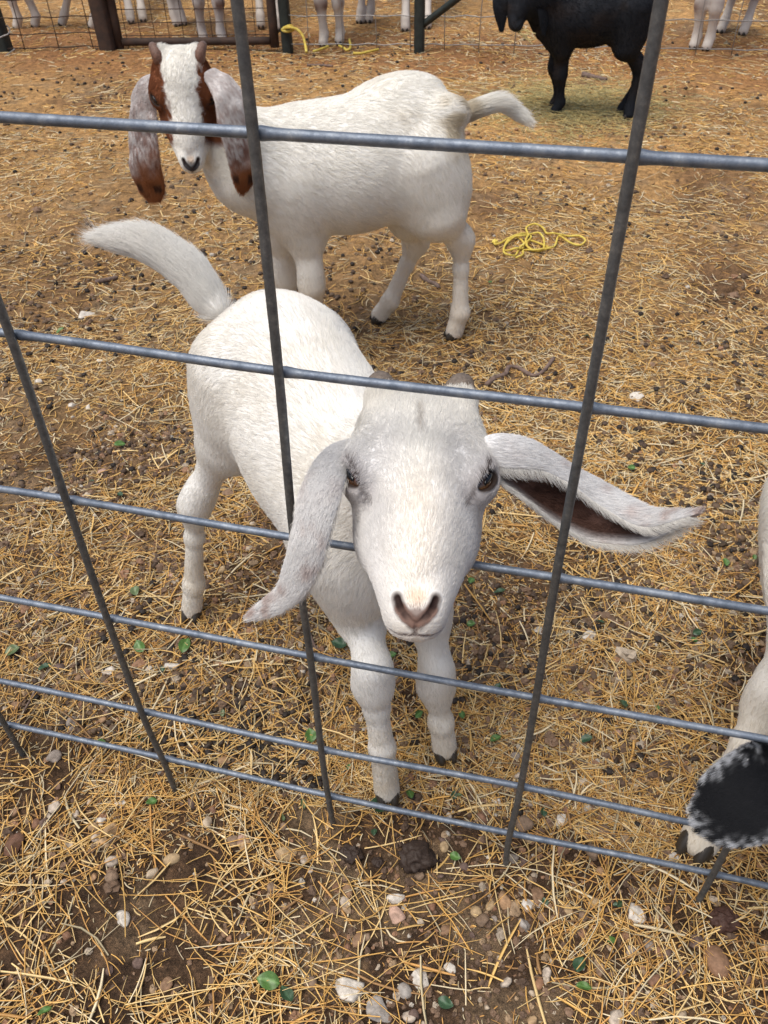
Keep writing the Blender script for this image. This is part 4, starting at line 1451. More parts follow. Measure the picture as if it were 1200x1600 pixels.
def goat(sp):
    """sp: pelvis, chest, H (height), feet {HL,HR,FL,FR}, head, neck, tail ..."""
    H = sp['H']; k = H / 0.46
    pel, che = np.asarray(sp['pelvis'], float), np.asarray(sp['chest'], float)
    f3 = unit(che - pel); f = unit(f3 * V3(1, 1, 0)); s = np.cross(f, Z)
    u3 = np.cross(s, f3)
    Rb = np.stack([f3, s, u3])
    base = (pel + che) / 2 * V3(1, 1, 0)
    root = empty('goat', base)
    tag(root, sp['label'], 'goat', sp.get('group'))
    wd = sp.get('width', 1.0)
    bk = sp.get('belly', 1.0)
    back = -f3
    prims = []
    fb = sp.get('fl_body', 0.010)
    mid = pel * 0.48 + che * 0.52
    prims.append(ell(pel + f3 * 0.01 * k, np.array([0.085, 0.070 * wd, 0.080]) * k, Rb, 0.03 * k, back + V3(0, 0, -.5), fb))
    prims.append(ell(mid - u3 * 0.012 * k * bk, np.array([0.150, 0.094 * wd * bk, 0.098 * bk]) * k, Rb, 0.045 * k, back + V3(0, 0, -.55), fb))
    prims.append(ell(che + f3 * 0.0, np.array([0.085, 0.066 * wd, 0.088]) * k, Rb, 0.035 * k, back + V3(0, 0, -.7), fb))
    prims.append(cone(che + u3 * 0.060 * k - f3 * 0.02 * k, pel + u3 * 0.054 * k + f3 * 0.02 * k, 0.030 * k, 0.030 * k, 0.04 * k, back, fb * 1.1))
    for nm, up_, r_ in sp.get('bumps', []):
        prims.append(ell(nm, np.array(r_), Rb, 0.03 * k, back, up_))
    feet = sp['feet']
    ov = sp.get('joints', {})
    lr = sp.get('leg_r', 1.0) * k
    hoof_at = []
    for nm, sg in (('HL', -1), ('HR', 1)):
        if nm not in feet: continue
        ft = V3(feet[nm][0], feet[nm][1], ground_z(feet[nm][0], feet[nm][1]) * 0.6)
        fd = feet.get(nm + 'f', f)
        hip = pel + s * sg * 0.040 * k * wd - f3 * 0.005 * k - u3 * 0.01 * k
        xy = lambda t: hip * (1 - t) + ft * t
        st = (xy(0.36)) * V3(1, 1, 0) + f * 0.052 * k + s * sg * 0.022 * k + Z * 0.245 * k
        hk = (xy(0.9)) * V3(1, 1, 0) - f * 0.050 * k + Z * 0.140 * k
        fk = ft - fd * 0.012 * k + Z * 0.040 * k
        hf = ft + fd * 0.004 * k + Z * 0.014 * k
        J = ov.get(nm, {})
        st, hk, fk = J.get('st', st), J.get('hk', hk), J.get('fk', fk)
        prims.append(ell((hip + st) / 2 + s * sg * 0.004 * k, np.array([0.062, 0.036, 0.082]) * k, np.stack([f, s, Z]), 0.03 * k, V3(0, 0, -1) - f * 0.3, fb))
        ab = hk * 0.75 + st * 0.25
        prims += leg_prims(hip, [st, ab, hk], [0.05 * k, 0.031 * lr, 0.0185 * lr, 0.0175 * lr], 0.022 * k)
        prims += leg_prims(hk, [hk * 0.62 + fk * 0.38, fk, hf], [0.0180 * lr, 0.0130 * lr, 0.0165 * lr, 0.0175 * lr], 0.010 * k, 0.006)[0:]
        hoof_at.append((ft, fd))
    for nm, sg in (('FL', -1), ('FR', 1)):
        if nm not in feet: continue
        ft = V3(feet[nm][0], feet[nm][1], ground_z(feet[nm][0], feet[nm][1]) * 0.6)
        fd = feet.get(nm + 'f', f)
        sh = che + s * sg * 0.040 * k * wd + f3 * 0.015 * k - u3 * 0.005 * k
        el = sh * 0.8 + ft * 0.2
        el = el * V3(1, 1, 0) - f * 0.022 * k + s * sg * 0.006 * k + Z * 0.225 * k
        kn = (sh * 0.22 + ft * 0.78) * V3(1, 1, 0) + f * 0.006 * k + Z * 0.132 * k
        fk = ft - fd * 0.008 * k + Z * 0.040 * k
        hf = ft + fd * 0.004 * k + Z * 0.014 * k
        J = ov.get(nm, {})
        el, kn, fk = J.get('el', el), J.get('kn', kn), J.get('fk', fk)
        prims.append(ell((sh + el) / 2 + Z * 0.02 * k + s * sg * 0.004 * k, np.array([0.046, 0.030, 0.070]) * k, np.stack([f, s, Z]), 0.03 * k, V3(0, 0, -1) - f * 0.2, fb))
        kt = kn + Z * 0.030 * k
        prims += leg_prims(sh, [el, kt, kn], [0.036 * k, 0.0265 * lr, 0.0182 * lr, 0.0180 * lr], 0.022 * k)
        prims += leg_prims(kn, [kn * 0.65 + fk * 0.35, fk, hf], [0.0180 * lr, 0.0150 * lr, 0.0164 * lr, 0.0184 * lr], 0.010 * k, 0.006)
        hoof_at.append((ft, fd))
    # tail
    tl = sp.get('tail')
    if tl is not None:
        m_ = 16
        tc_ = catmull(tl, m_)
        tr0 = np.interp(np.linspace(0, 1, m_), np.linspace(0, 1, len(tl)), sp['tail_r'])
        tt_ = unit(np.gradient(tc_, axis=0))
        for i in range(m_ - 1):
            prims.append(cone(tc_[i], tc_[i + 1], tr0[i], tr0[i + 1], 0.006 * k, unit(tt_[i] + tt_[i + 1]), sp.get('tail_fl', 0.035) * min(1, 0.45 + i * 0.12)))
    # neck and head
    h = sp.get('head')
    nb = np.asarray(sp.get('neck_base', che + f3 * 0.05 * k + u3 * 0.03 * k), float)
    if h is not None:
        prims += head_prims(h, nb, sp.get('neck_r', 0.055) * k, sp.get('face_fl', 1.0), sp.get('fine', True))
        prims.append(cone(nb, che, sp.get('neck_r', 0.055) * k, 0.066 * k, 0.04 * k, unit(che - nb), 0.012))
    prims += sp.get('extra', [])
    prims = [p for p in prims if p['op'] == 'u'] + [p for p in prims if p['op'] != 'u']
    vox = sp.get('vox', 0.0045)
    V, Q = surface(prims, vox)
    if sp.get('fine', True) and h is not None:
        for it in range(2):
            cen = V[Q].mean(1)
            l = h.loc(cen)
            m_ = (np.abs(l[:, 0]) < 0.065) & (l[:, 1] > (-0.02 if it == 0 else 0.035)) & (l[:, 1] < 0.2) & (l[:, 2] > (-0.08 if it == 0 else -0.055))
            me = subdivide(V, Q, m_)
            v = np.empty(len(me.vertices) * 3, np.float32); me.vertices.foreach_get('co', v)
            V = project(prims, v.reshape(-1, 3).astype(float), vox, 2)
            if it == 0:
                # keep quads where possible
                lt = np.empty(len(me.polygons), np.int32); me.polygons.foreach_get('loop_total', lt)
                ls = np.empty(len(me.polygons), np.int32); me.polygons.foreach_get('loop_start', ls)
                lv = np.empty(len(me.loops), np.int32); me.loops.foreach_get('vertex_index', lv)
                q4 = ls[lt == 4]
                Q4 = lv[q4[:, None] + np.arange(4)]
                oth = [lv[a:a + n_] for a, n_ in zip(ls[lt != 4], lt[lt != 4])]
                tri = []
                for o_ in oth:
                    for j in range(1, len(o_) - 1): tri.append((o_[0], o_[j], o_[j + 1], o_[j + 1]))
                Tx = np.array(tri, int) if tri else np.zeros((0, 4), int)
                bpy.data.meshes.remove(me)
                Q, TR = Q4, Tx[:, :3]
                # degenerate pieces are kept out of the second pass and added back after it
                keepT = TR
                V1 = V
            else:
                nvv = len(V)
                me.vertices.foreach_set('co', V.astype(np.float32).ravel())
                import bmesh
                bm = bmesh.new(); bm.from_mesh(me)
                bm.verts.ensure_lookup_table()
                for a_, b_, c_ in keepT:
                    try: bm.faces.new((bm.verts[int(a_)], bm.verts[int(b_)], bm.verts[int(c_)]))
                    except ValueError: pass
                bm.to_mesh(me); bm.free()
                me.update()
    else:
        me = np_mesh('body', V, Q)
    me.name = 'body'
    colf = sp['col']
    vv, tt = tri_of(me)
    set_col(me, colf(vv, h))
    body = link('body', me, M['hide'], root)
    skip = None
    if h is not None and sp.get('fine', True):
        slits = [p for p in prims if p['tg'] in ('slit', 'nostril')]
        mouth = [p for p in prims if p['tg'] == 'mouth']

        def skip(X, rg):
            d = np.min([dist(p, X) for p in slits], 0)
            d2 = np.min([dist(p, X) for p in mouth], 0)
            l = h.loc(X)
            pad = (np.abs(l[:, 0]) < 0.007) & (l[:, 1] > 0.176) & (l[:, 2] > -0.007) & (l[:, 2] < 0.003)
            return (d < 0.0030 * h.k) | (d2 < 0.0007) | (pad & (rg.random(len(X)) < 0.85))
    if sp.get('n_fur', 0):
        dens = None
        tc = np.mean(sp['tail'], 0)
        tr_ = np.max(np.linalg.norm(np.asarray(sp['tail']) - tc, axis=1))
        if h is not None:
            def dens(C):
                l = h.loc(C)
                inh = (np.abs(l[:, 0]) < 0.07) & (l[:, 1] > -0.03) & (l[:, 1] < 0.2) & (l[:, 2] > -0.08)
                tl_ = np.linalg.norm(C - tc, axis=1) < tr_
                return np.where(inh, sp.get('head_dens', 3.0), np.where(tl_, 2.6, 1.0))
        grow_fur('fur', body, prims, vv, tt, lambda X: colf(X, h), sp['n_fur'], skip=skip, seed=sp.get('seed', 1), rad=sp.get('rad', 0.00012), dens=dens,
                 lift=sp.get('lift', 0.19), curl=sp.get('curl', 0.18), noise_s=sp.get('noise_s', 28.0))
    for ft, fd in hoof_at:
        hooves(ft, fd, k * sp.get('hoof_k', 0.88), root)
    if h is not None and sp.get('fine', True):
        for sg in (-1, 1): add_eye(h, sg, root)
    return root, body, prims


def horn(parent, pts, r, c0, c1):
    p = catmull(pts, 14)
    t = np.linspace(0, 1, 14)
    rad = np.interp(t, np.linspace(0, 1, len(r)), r)
    rad = rad * (1 + 0.06 * np.sin(t * 34))
    v, q, tr = tube_data(p, rad, 14)
    tt = np.concatenate([np.repeat(t, 14), [0, 1]])
    c = np.array(c0) * (1 - tt[:, None]) + np.array(c1) * tt[:, None]
    return link('horn', np_mesh('horn', v, q, tr, colors=c), M['horn'], parent)


WHITE = np.array([0.87, 0.855, 0.82])


def face_marks(c, X, h, nose=(0.19, 0.115, 0.09), top=(0.55, 0.42, 0.28), rim=(0.035, 0.024, 0.02), grey=(0.50, 0.47, 0.47), pad=1.0, big=1.0):
    l = h.loc(X)
    near = (l[:, 1] > -0.05) & (l[:, 1] < 0.22) & (np.abs(l[:, 0]) < 0.08) & (l[:, 2] > -0.09)
    for s in (-1, 1):
        e = h.w(s * EYE[0], EYE[1], EYE[2])
        R = eye_frame(h, s)
        q = ((X - e - eye_out(h, s) * 0.0142 * h.k) @ R.T) / h.k
        d = np.sqrt((q[:, 0] / 0.0148) ** 2 + (q[:, 1] / 0.0082) ** 2 + (q[:, 2] / 0.015) ** 2)
        c = mix(c, grey, 0.75 * (1 - smooth(1.0, 2.6, d)) * near)
        c = mix(c, rim, (1 - smooth(0.80, 1.12, d)) * near)
        pq = l[:, :2] - np.array([s * 0.0385, 0.0825])
        ab = np.array([-s * 0.0065, 0.0120])
        tt = np.clip((pq @ ab) / (ab @ ab), 0, 1)
        dd = np.linalg.norm(pq - tt[:, None] * ab, axis=1)
        c = mix(c, (0.10, 0.07, 0.06), 0.6 * (1 - smooth(0.0004, 0.0030 - 0.0016 * tt, dd)) * near * (l[:, 2] > -0.04))
    for a_, b_, r_ in h.nos:
        dn = dist(cone(a_, b_, 0, 0), X) / h.k
        c = mix(c, np.array(nose) * 0.35, 0.75 * (1 - smooth(r_ + 0.001, 0.0062, dn)) * near)
    for a_, b_, r_ in h.nos[1:3] + h.nos[4:6]:
        dn = dist(cone(a_, b_, 0, 0), X) / h.k
        c = mix(c, nose, 0.9 * (1 - smooth(0.0030, 0.0052, dn)) * near)
    for a_, b_, r_ in h.nos:
        dn = dist(cone(a_, b_, 0, 0), X) / h.k
        c = mix(c, (0.025, 0.013, 0.011), (1 - smooth(r_, r_ + 0.0010, dn)) * near)
    for a_, b_ in h.mou:
        dm = dist(cone(a_, b_, 0, 0), X) / h.k
        c = mix(c, (0.16, 0.09, 0.075), 0.8 * (1 - smooth(0.0008, 0.0026, dm)) * near)
    l0 = np.sqrt((l[:, 0] / 0.0095) ** 2 + ((l[:, 1] - 0.180) / 0.0085) ** 2 + ((l[:, 2] + 0.0005) / 0.0055) ** 2)
    c = mix(c, np.array(nose) * 0.75 + 0.02, 0.85 * (1 - smooth(0.5 * big, 1.15 * big, l0)) * near)
    l0 = np.sqrt((l[:, 0] / 0.008) ** 2 + ((l[:, 1] - 0.168) / 0.008) ** 2 + ((l[:, 2] - 0.005) / 0.008) ** 2)
    c = mix(c, (0.66, 0.46, 0.30), 0.6 * (1 - smooth(0.3, 1.2, l0)) * near)
    d = np.sqrt((l[:, 0] / 0.0065) ** 2 + ((l[:, 1] - 0.184) / 0.006) ** 2 + ((l[:, 2] + 0.0035) / 0.0055) ** 2)
    c = mix(c, np.array(nose) * 0.55, pad * 0.35 * (1 - smooth(0.8, 1.35, d)) * near)
    c = mix(c, nose, pad * 0.9 * (1 - smooth(0.45, 1.0, d)) * near)
    return c


def col_front(X, h):
    n = fbm(X, 9, 3, 5)
    c = np.tile(WHITE, (len(X), 1))
    c = mix(c, (0.72, 0.66, 0.55), 0.30 * smooth(0.0, 0.9, n))
    low = 1 - smooth(0.03, 0.22, X[:, 2])
    c = mix(c, (0.68, 0.57, 0.40), 0.65 * low * (0.6 + 0.4 * fbm(X, 30, 2, 9)))
    if h is not None:
        l = h.loc(X)
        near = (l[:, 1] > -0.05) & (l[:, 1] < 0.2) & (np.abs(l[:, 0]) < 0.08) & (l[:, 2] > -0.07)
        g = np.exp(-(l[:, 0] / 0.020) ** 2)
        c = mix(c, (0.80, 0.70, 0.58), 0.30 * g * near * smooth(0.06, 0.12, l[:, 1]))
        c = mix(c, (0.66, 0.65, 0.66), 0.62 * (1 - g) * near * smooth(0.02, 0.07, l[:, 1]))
        st = np.exp(-(l[:, 0] / 0.0022) ** 2) * smooth(0.022, 0.032, l[:, 1]) * (1 - smooth(0.045, 0.06, l[:, 1])) * (l[:, 2] > -0.01)
        c = mix(c, (0.36, 0.31, 0.26), 0.55 * st)
        # narrow dark streak down the middle of the forehead
        c = face_marks(c, X, h)
    return c


def col_black(X, h):
    n = fbm(X, 12, 3, 5)
    c = np.tile(np.array([0.016, 0.018, 0.023]), (len(X), 1))  # slight blue in the black paints the coat's sheen into its colour
    c = mix(c, (0.035, 0.024, 0.018), 0.5 * smooth(0.1, 0.9, n))
    return c


# the white goat at the fence
hd = Head(P(657, 624, 0.080), P(650, 974, -0.098), AX + 0.01 * UP, wx=1.01)
FG = dict(
    label='white goat kid pushing its face through the near fence', H=0.46,
    belly=0.93, leg_r=0.80, pelvis=(-0.308, 0.300, 0.422), chest=(-0.165, 0.145, 0.350),
    joints=dict(HR=dict(st=P(352, 690, 0.265), hk=P(304, 790, 0.262), fk=P(303, 912, 0.256)), FR=dict(el=P(563, 955, 0.115), kn=P(583, 1070, 0.062), fk=P(597, 1168, 0.052)), FL=dict(el=P(668, 960, 0.150), kn=P(681, 1072, 0.128), fk=P(689, 1128, 0.122))),
    feet=dict(HR=(-0.463, 0.256), HL=tuple(G(492, 885)[:2]), FR=(-0.130, 0.055), FL=(-0.074, 0.125), FRf=unit(V3(0.35, -1, 0)), FLf=unit(V3(0.5, -1, 0)), HRf=unit(V3(0.1, -1, 0))),
    head=hd, neck_base=(-0.135, 0.135, 0.405), neck_r=0.058,
    tail=[P(335, 478, 0.36), P(300, 430, 0.37), P(250, 392, 0.375), P(205, 378, 0.375), P(168, 374, 0.375)], tail_r=[0.016, 0.018, 0.016, 0.011, 0.004], tail_fl=0.036,
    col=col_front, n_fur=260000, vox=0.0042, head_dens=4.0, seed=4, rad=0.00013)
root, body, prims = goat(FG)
root_kid = root


class EarCol:
    def __init__(s, fn, fringe):
        s.fn = fn; s.fringe = np.array(fringe)

    def __call__(s, X, S, sv, av):
        return s.fn(X, S, sv, av)


def ear_white(X, S, sv, av):
    c = np.tile(np.array([0.84, 0.83, 0.82]), (len(X), 1))
    n = fbm(X, 90, 3, 12)
    c = mix(c, (0.50, 0.36, 0.31), 0.6 * smooth(0.05, 0.9, n) * smooth(0.0, 0.8, sv))
    c = mix(c, (0.45, 0.26, 0.19), 0.5 * smooth(0.8, 0.98, sv) * smooth(0, 0.4, n))
    inn = mix(np.tile(np.array([0.085, 0.042, 0.030]), (len(X), 1)), (0.22, 0.12, 0.09), smooth(0.0, 0.9, fbm(X, 60, 3, 31)) * 0.8)
    f_ = S * (1 - smooth(0.60, 0.98, np.abs(av)) * 0.85) * (1 - smooth(0.8, 1.0, sv) * 0.6)
    c = c * (1 - f_[:, None]) + inn * f_[:, None]
    return c


EW = EarCol(ear_white, (0.78, 0.76, 0.72))
ear(root, [P(566, 700, 0.045), P(528, 724, 0.022), P(502, 773, -0.018), P(487, 832, -0.038), P(478, 873, -0.046), P(460, 912, -0.052), P(435, 940, -0.055), P(392, 963, -0.056)],
    [-FW + AX * -0.25] * 8, [0.010, 0.0150, 0.0158, 0.0140, 0.0142, 0.0112, 0.0080, 0.0020], [0.006, 0.009, 0.008, 0.007, 0.007, 0.005, 0.004, 0.001],
    [(20, 160)] * 8, EW, 18000, 1500, n_fr=1800, fringe=0.007, ripple=0.0012)
ear(root, [P(738, 703, 0.045), P(778, 712, 0.048), P(830, 738, 0.052), P(885, 776, 0.057), P(945, 808, 0.057), P(1015, 824, 0.052), P(1093, 803, 0.045)],
    [UP * 0.95 - FW * -0.05] * 7, [0.007, 0.0115, 0.0120, 0.0120, 0.0115, 0.0090, 0.0022], [0.006, 0.0155, 0.0210, 0.0222, 0.0210, 0.0130, 0.0015],
    [(-60, 260), (-40, 260), (5, 262), (16, 262), (12, 262), (0, 240), (0, 180)], EW, 20000, 5000, seed=9, n_fr=4500, fringe=0.011, ripple=0.0012)
for s_ in (-1, 1):
    b_ = hd.w(s_ * 0.0285, -0.006, 0.000)
    horn(root, [b_, b_ + hd.k * (-hd.y * 0.007 + hd.z * 0.003 + hd.x * s_ * 0.002), b_ + hd.k * (-hd.y * 0.0165 + hd.z * 0.001 + hd.x * s_ * 0.003)],
         [0.0138, 0.0128, 0.0110, 0.0075, 0.0008], (0.22, 0.17, 0.13), (0.15, 0.12, 0.10))


# the brown-headed goat behind it
def col_mid(X, h):
    c = np.tile(np.array([0.87, 0.85, 0.80]), (len(X), 1))
    n = fbm(X, 7, 3, 15)
    c = mix(c, (0.70, 0.61, 0.47), 0.35 * smooth(0.1, 0.9, n))
    low = 1 - smooth(0.05, 0.25, X[:, 2])
    c = mix(c, (0.62, 0.50, 0.36), 0.40 * low)
    # dirty patches on the rump
    d = np.linalg.norm((X - P(712, 195, 1.13)) / np.array([0.05, 0.09, 0.08]), axis=1)
    c = mix(c, (0.52, 0.43, 0.28), 0.8 * (1 - smooth(0.4, 1.1, d)) * smooth(-0.2, 0.5, fbm(X, 40, 2, 3)))
    l = h.loc(X)
    br = np.array([0.20, 0.070, 0.030])
    edge = 0.026 + 0.006 * vnoise(X * 130, 4) + 0.012 * (1 - smooth(0.0, 0.06, l[:, 1]))
    near = smooth(-0.06, -0.04, l[:, 1]) * (1 - smooth(0.135, 0.15, l[:, 1]))
    side = smooth(edge - 0.002, edge + 0.002, np.abs(l[:, 0]))
    under = 1 - smooth(-0.040, -0.030, l[:, 2])
    far_ = 1 - smooth(-0.115, -0.10, l[:, 2])
    c = mix(c, br, np.maximum(side, under) * near * (1 - far_) * (np.linalg.norm(l - np.array([0, 0.06, -0.03]), axis=1) < 0.108))
    c = face_marks(c, X, h, nose=(0.05, 0.045, 0.05), top=(0.5, 0.3, 0.16), grey=br, pad=1.0, big=1.6)
    return c


hm = Head(P(279, 80, 0.935), P(300, 266, 0.860), AX + 0.16 * UP + 0.12 * FW, wx=1.0)
MG = dict(
    label='white goat with brown ears and brown cheeks standing side on', H=0.54,
    pelvis=P(650, 232, 1.13), chest=P(458, 272, 1.03), width=0.90, belly=1.0,
    feet=dict(HL=G(713, 528), HR=G(597, 500), FL=G(487, 548), FR=G(447, 520)),
    joints=dict(HL=dict(st=P(688, 335, 1.09), hk=P(721, 376, 1.135), fk=P(719, 488, 1.125)),
                HR=dict(st=P(640, 342, 1.15), hk=P(651, 378, 1.19), fk=P(610, 470, 1.165)),
                FL=dict(el=P(478, 375, 1.0), kn=P(487, 448, 0.99)), FR=dict(el=P(440, 370, 1.07), kn=P(445, 440, 1.07))),
    bumps=[(P(700, 178, 1.12), 0.014, (0.035, 0.030, 0.030)), (P(625, 150, 1.13), 0.014, (0.075, 0.035, 0.035)), (P(400, 215, 0.99), 0.014, (0.05, 0.04, 0.04))],
    leg_r=0.9, head=hm, neck_base=P(392, 262, 0.985), neck_r=0.058,
    tail=[P(712, 185, 1.15), P(745, 170, 1.17), P(775, 162, 1.18), P(800, 172, 1.19), P(815, 182, 1.19)], tail_r=[0.015, 0.012, 0.010, 0.007, 0.003], tail_fl=0.034,
    col=col_mid, n_fur=150000, vox=0.005, head_dens=2.2, seed=14, rad=0.00019, fl_body=0.012, curl=0.28)
r2, b2, p2 = goat(MG)


def ear_roan(X, S, sv, av):
    c = np.tile(np.array([0.66, 0.63, 0.62]), (len(X), 1))
    n = fbm(X, 380, 3, 12) + 0.5 * fbm(X, 70, 2, 1)
    c = mix(c, (0.26, 0.12, 0.085), smooth(-0.25, 0.5, n) * (0.25 + 0.6 * smooth(0.1, 0.6, sv)))
    c = mix(c, (0.32, 0.125, 0.050), smooth(0.54, 0.74, sv + 0.08 * vnoise(X * 40, 3) + 0.10 * av))
    c = mix(c, (0.06, 0.03, 0.022), 0.9 * (1 - smooth(0.02, 0.06, np.abs(sv - 0.80))) * (np.abs(av) > 0.25) * (np.abs(av) < 0.8))
    c = mix(c, (0.16, 0.07, 0.05), S)
    return c


ER = EarCol(ear_roan, (0.45, 0.30, 0.24))
ear(r2, [P(256, 118, 0.955), P(230, 150, 0.945), P(226, 200, 0.93), P(228, 250, 0.92), P(236, 290, 0.92), P(243, 315, 0.92)],
    [-FW + AX * -0.3] * 6, [0.014, 0.025, 0.029, 0.034, 0.031, 0.012], [0.008, 0.012, 0.012, 0.012, 0.010, 0.003],
    [(15, 165)] * 6, ER, 12000, 800, n_fr=600, fringe=0.006, rad=0.00017, ripple=0.003)
ear(r2, [P(328, 116, 0.935), P(355, 148, 0.91), P(366, 190, 0.90), P(377, 235, 0.90), P(380, 275, 0.90), P(378, 303, 0.90)],
    [-FW + AX * 0.2] * 6, [0.014, 0.025, 0.028, 0.027, 0.020, 0.004], [0.008, 0.012, 0.013, 0.012, 0.009, 0.002],
    [(15, 165)] * 6, ER, 12000, 800, seed=8, n_fr=600, fringe=0.006, rad=0.00017, ripple=0.002)
for s_ in (-1, 1):
    b_ = hm.w(s_ * 0.030, 0.022, 0.000)
    horn(r2, [b_, b_ + hm.k * (-hm.y * 0.012 + hm.z * 0.010 + hm.x * s_ * 0.004), b_ + hm.k * (-hm.y * 0.028 + hm.z * 0.004 + hm.x * s_ * 0.010), b_ + hm.k * (-hm.y * 0.034 - hm.z * 0.016 + hm.x * s_ * 0.014)],
         [0.0100, 0.0095, 0.0075, 0.0030], (0.16, 0.06, 0.032), (0.15, 0.11, 0.09))

# the black goat near the far fence
hb = Head(P(822, -62, 2.70), P(808, 46, 2.62), AX + 0.15 * FW, wx=1.0)
BG = dict(
    label='black goat standing side on with hay in its mouth', H=0.48,
    pelvis=P(985, 2, 2.79), chest=P(872, 22, 2.75), width=0.95, belly=1.0, leg_r=0.95,
    feet=dict(HL=G(983, 186), HR=G(973, 176), FL=G(869, 182), FR=G(867, 170)),
    joints=dict(HL=dict(st=P(978, 75, 2.75), hk=P(1000, 103, 2.79), fk=P(984, 168, 2.78)), FL=dict(el=P(878, 80, 2.73), kn=P(875, 118, 2.74))),
    head=hb, neck_base=P(842, -10, 2.71), neck_r=0.062,
    tail=[P(1022, -15, 2.80), P(1050, -25, 2.80), P(1075, -10, 2.80)], tail_r=[0.018, 0.013, 0.006], tail_fl=0.03,
    col=col_black, n_fur=40000, vox=0.007, head_dens=2.0, seed=24, rad=0.0003)
r3, b3, p3 = goat(BG)
EB = EarCol(lambda X, S, sv, av: col_black(X, None), (0.015, 0.014, 0.014))
for a_, b_ in ((795, -38), (838, -34)):
    sg = -1 if a_ < 815 else 1
    ear(r3, [P(a_, b_, 2.69), P(a_ + sg * 9, b_ + 18, 2.68), P(a_ + sg * 12, b_ + 48, 2.66), P(a_ + sg * 11, b_ + 88, 2.65)],
        [-FW + AX * 0.3 * sg] * 4, [0.016, 0.026, 0.027, 0.006], [0.006, 0.010, 0.010, 0.002], [(15, 165)] * 4, EB, 2500, 0, n_fr=0, rad=0.0003, ns=24, na=14, thick=0.004)
for s_ in (-1, 1):
    b_ = hb.w(s_ * 0.026, 0.016, 0.002)
    horn(r3, [b_, b_ + hb.k * (-hb.y * 0.02 + hb.z * 0.010), b_ + hb.k * (-hb.y * 0.045 - hb.z * 0.004 + hb.x * s_ * 0.012)], [0.013, 0.010, 0.003], (0.05, 0.045, 0.04), (0.10, 0.09, 0.08))


# the goat at the right edge, its ear reaching through the fence
def col_right(X, h):
    c = np.tile(np.array([0.84, 0.81, 0.75]), (len(X), 1))
    low = 1 - smooth(0.03, 0.25, X[:, 2])
    c = mix(c, (0.60, 0.50, 0.35), 0.5 * low)
    l = h.loc(X)
    nr = (np.linalg.norm(l - np.array([0, 0.07, -0.02]), axis=1) < 0.15 + 0.01 * vnoise(X * 60, 3))
    c[nr] = col_black(X[nr], None)
    return c


hr = Head(V3(0.300, 0.020, 0.305), V3(0.335, -0.100, 0.170), V3(1, 0.25, -0.05), wx=1.0)
RG = dict(
    label='white goat with a black speckled ear cut off by the right edge', H=0.50,
    pelvis=(0.50, 0.56, 0.42), chest=(0.305, 0.235, 0.375),
    feet=dict(FR=G(1092, 1318), FL=(0.40, 0.20), HR=(0.36, 0.56), HL=(0.53, 0.50), FRf=unit(V3(-0.6, -1, 0))),
    joints=dict(FR=dict(el=P(1262, 985, 0.190), kn=P(1203, 1105, 0.150), fk=P(1118, 1262, 0.085))),
    head=hr, neck_base=(0.285, 0.140, 0.36), neck_r=0.058, leg_r=1.05, hoof_k=1.12,
    tail=[V3(0.51, 0.63, 0.47), V3(0.54, 0.68, 0.50), V3(0.56, 0.74, 0.48)], tail_r=[0.02, 0.014, 0.006],
    col=col_right, n_fur=110000, vox=0.005, seed=34, rad=0.00016)
r4, b4, p4 = goat(RG)


def ear_pied(X, S, sv, av):
    c = np.tile(np.array([0.022, 0.023, 0.027]), (len(X), 1))
    n = fbm(X, 330, 3, 44) + 0.3 * fbm(X, 90, 2, 4)
    e = np.maximum(smooth(0.25, 0.95, np.abs(av)), smooth(0.70, 1.0, sv))
    c = mix(c, (0.62, 0.64, 0.68), smooth(0.35, 0.95, (0.45 + 0.75 * e) * n + 0.60 * e) * (0.45 + 0.55 * e))
    return c


ear(r4, [P(1232, 1215, 0.000), P(1200, 1232, -0.022), P(1160, 1252, -0.034), P(1120, 1272, -0.040), P(1086, 1280, -0.042)],
    [-FW * 0.8 + UP * 0.5] * 5, [0.038, 0.0375, 0.0345, 0.026, 0.009], [0.009, 0.010, 0.010, 0.008, 0.003],
    [(12, 168)] * 5, EarCol(ear_pied, (0.35, 0.35, 0.37)), 22000, 800, seed=19, n_fr=1200, fringe=0.005)
ear(r4, [V3(0.335, 0.02, 0.275), V3(0.375, 0.01, 0.25), V3(0.40, -0.0, 0.20), V3(0.405, -0.0, 0.15)],
    [V3(0.8, -0.5, 0.3)] * 4, [0.014, 0.026, 0.026, 0.006], [0.006, 0.010, 0.010, 0.002], [(15, 165)] * 4, EarCol(ear_pied, (0.35, 0.35, 0.37)), 3000, 0, n_fr=0)


# the goats in the next pen: their heads are above the picture, their legs in it
def col_far(spot, body):
    def f(X, h):
        c = np.tile(np.array(body), (len(X), 1))
        low = 1 - smooth(0.0, 0.28, X[:, 2])
        c = mix(c, (0.55, 0.47, 0.38), 0.4 * low)
        if spot:
            c = mix(c, (0.16, 0.07, 0.04), 0.85 * np.exp(-((X[:, 2] - 0.155) / 0.028) ** 2) * smooth(-0.3, 0.3, vnoise(X * 25, 7)))
            c = mix(c, (0.20, 0.09, 0.05), smooth(0.05, 0.4, vnoise(X * 9, 3)) * smooth(0.2, 0.32, X[:, 2]) * 0.8)
        return c
    return f


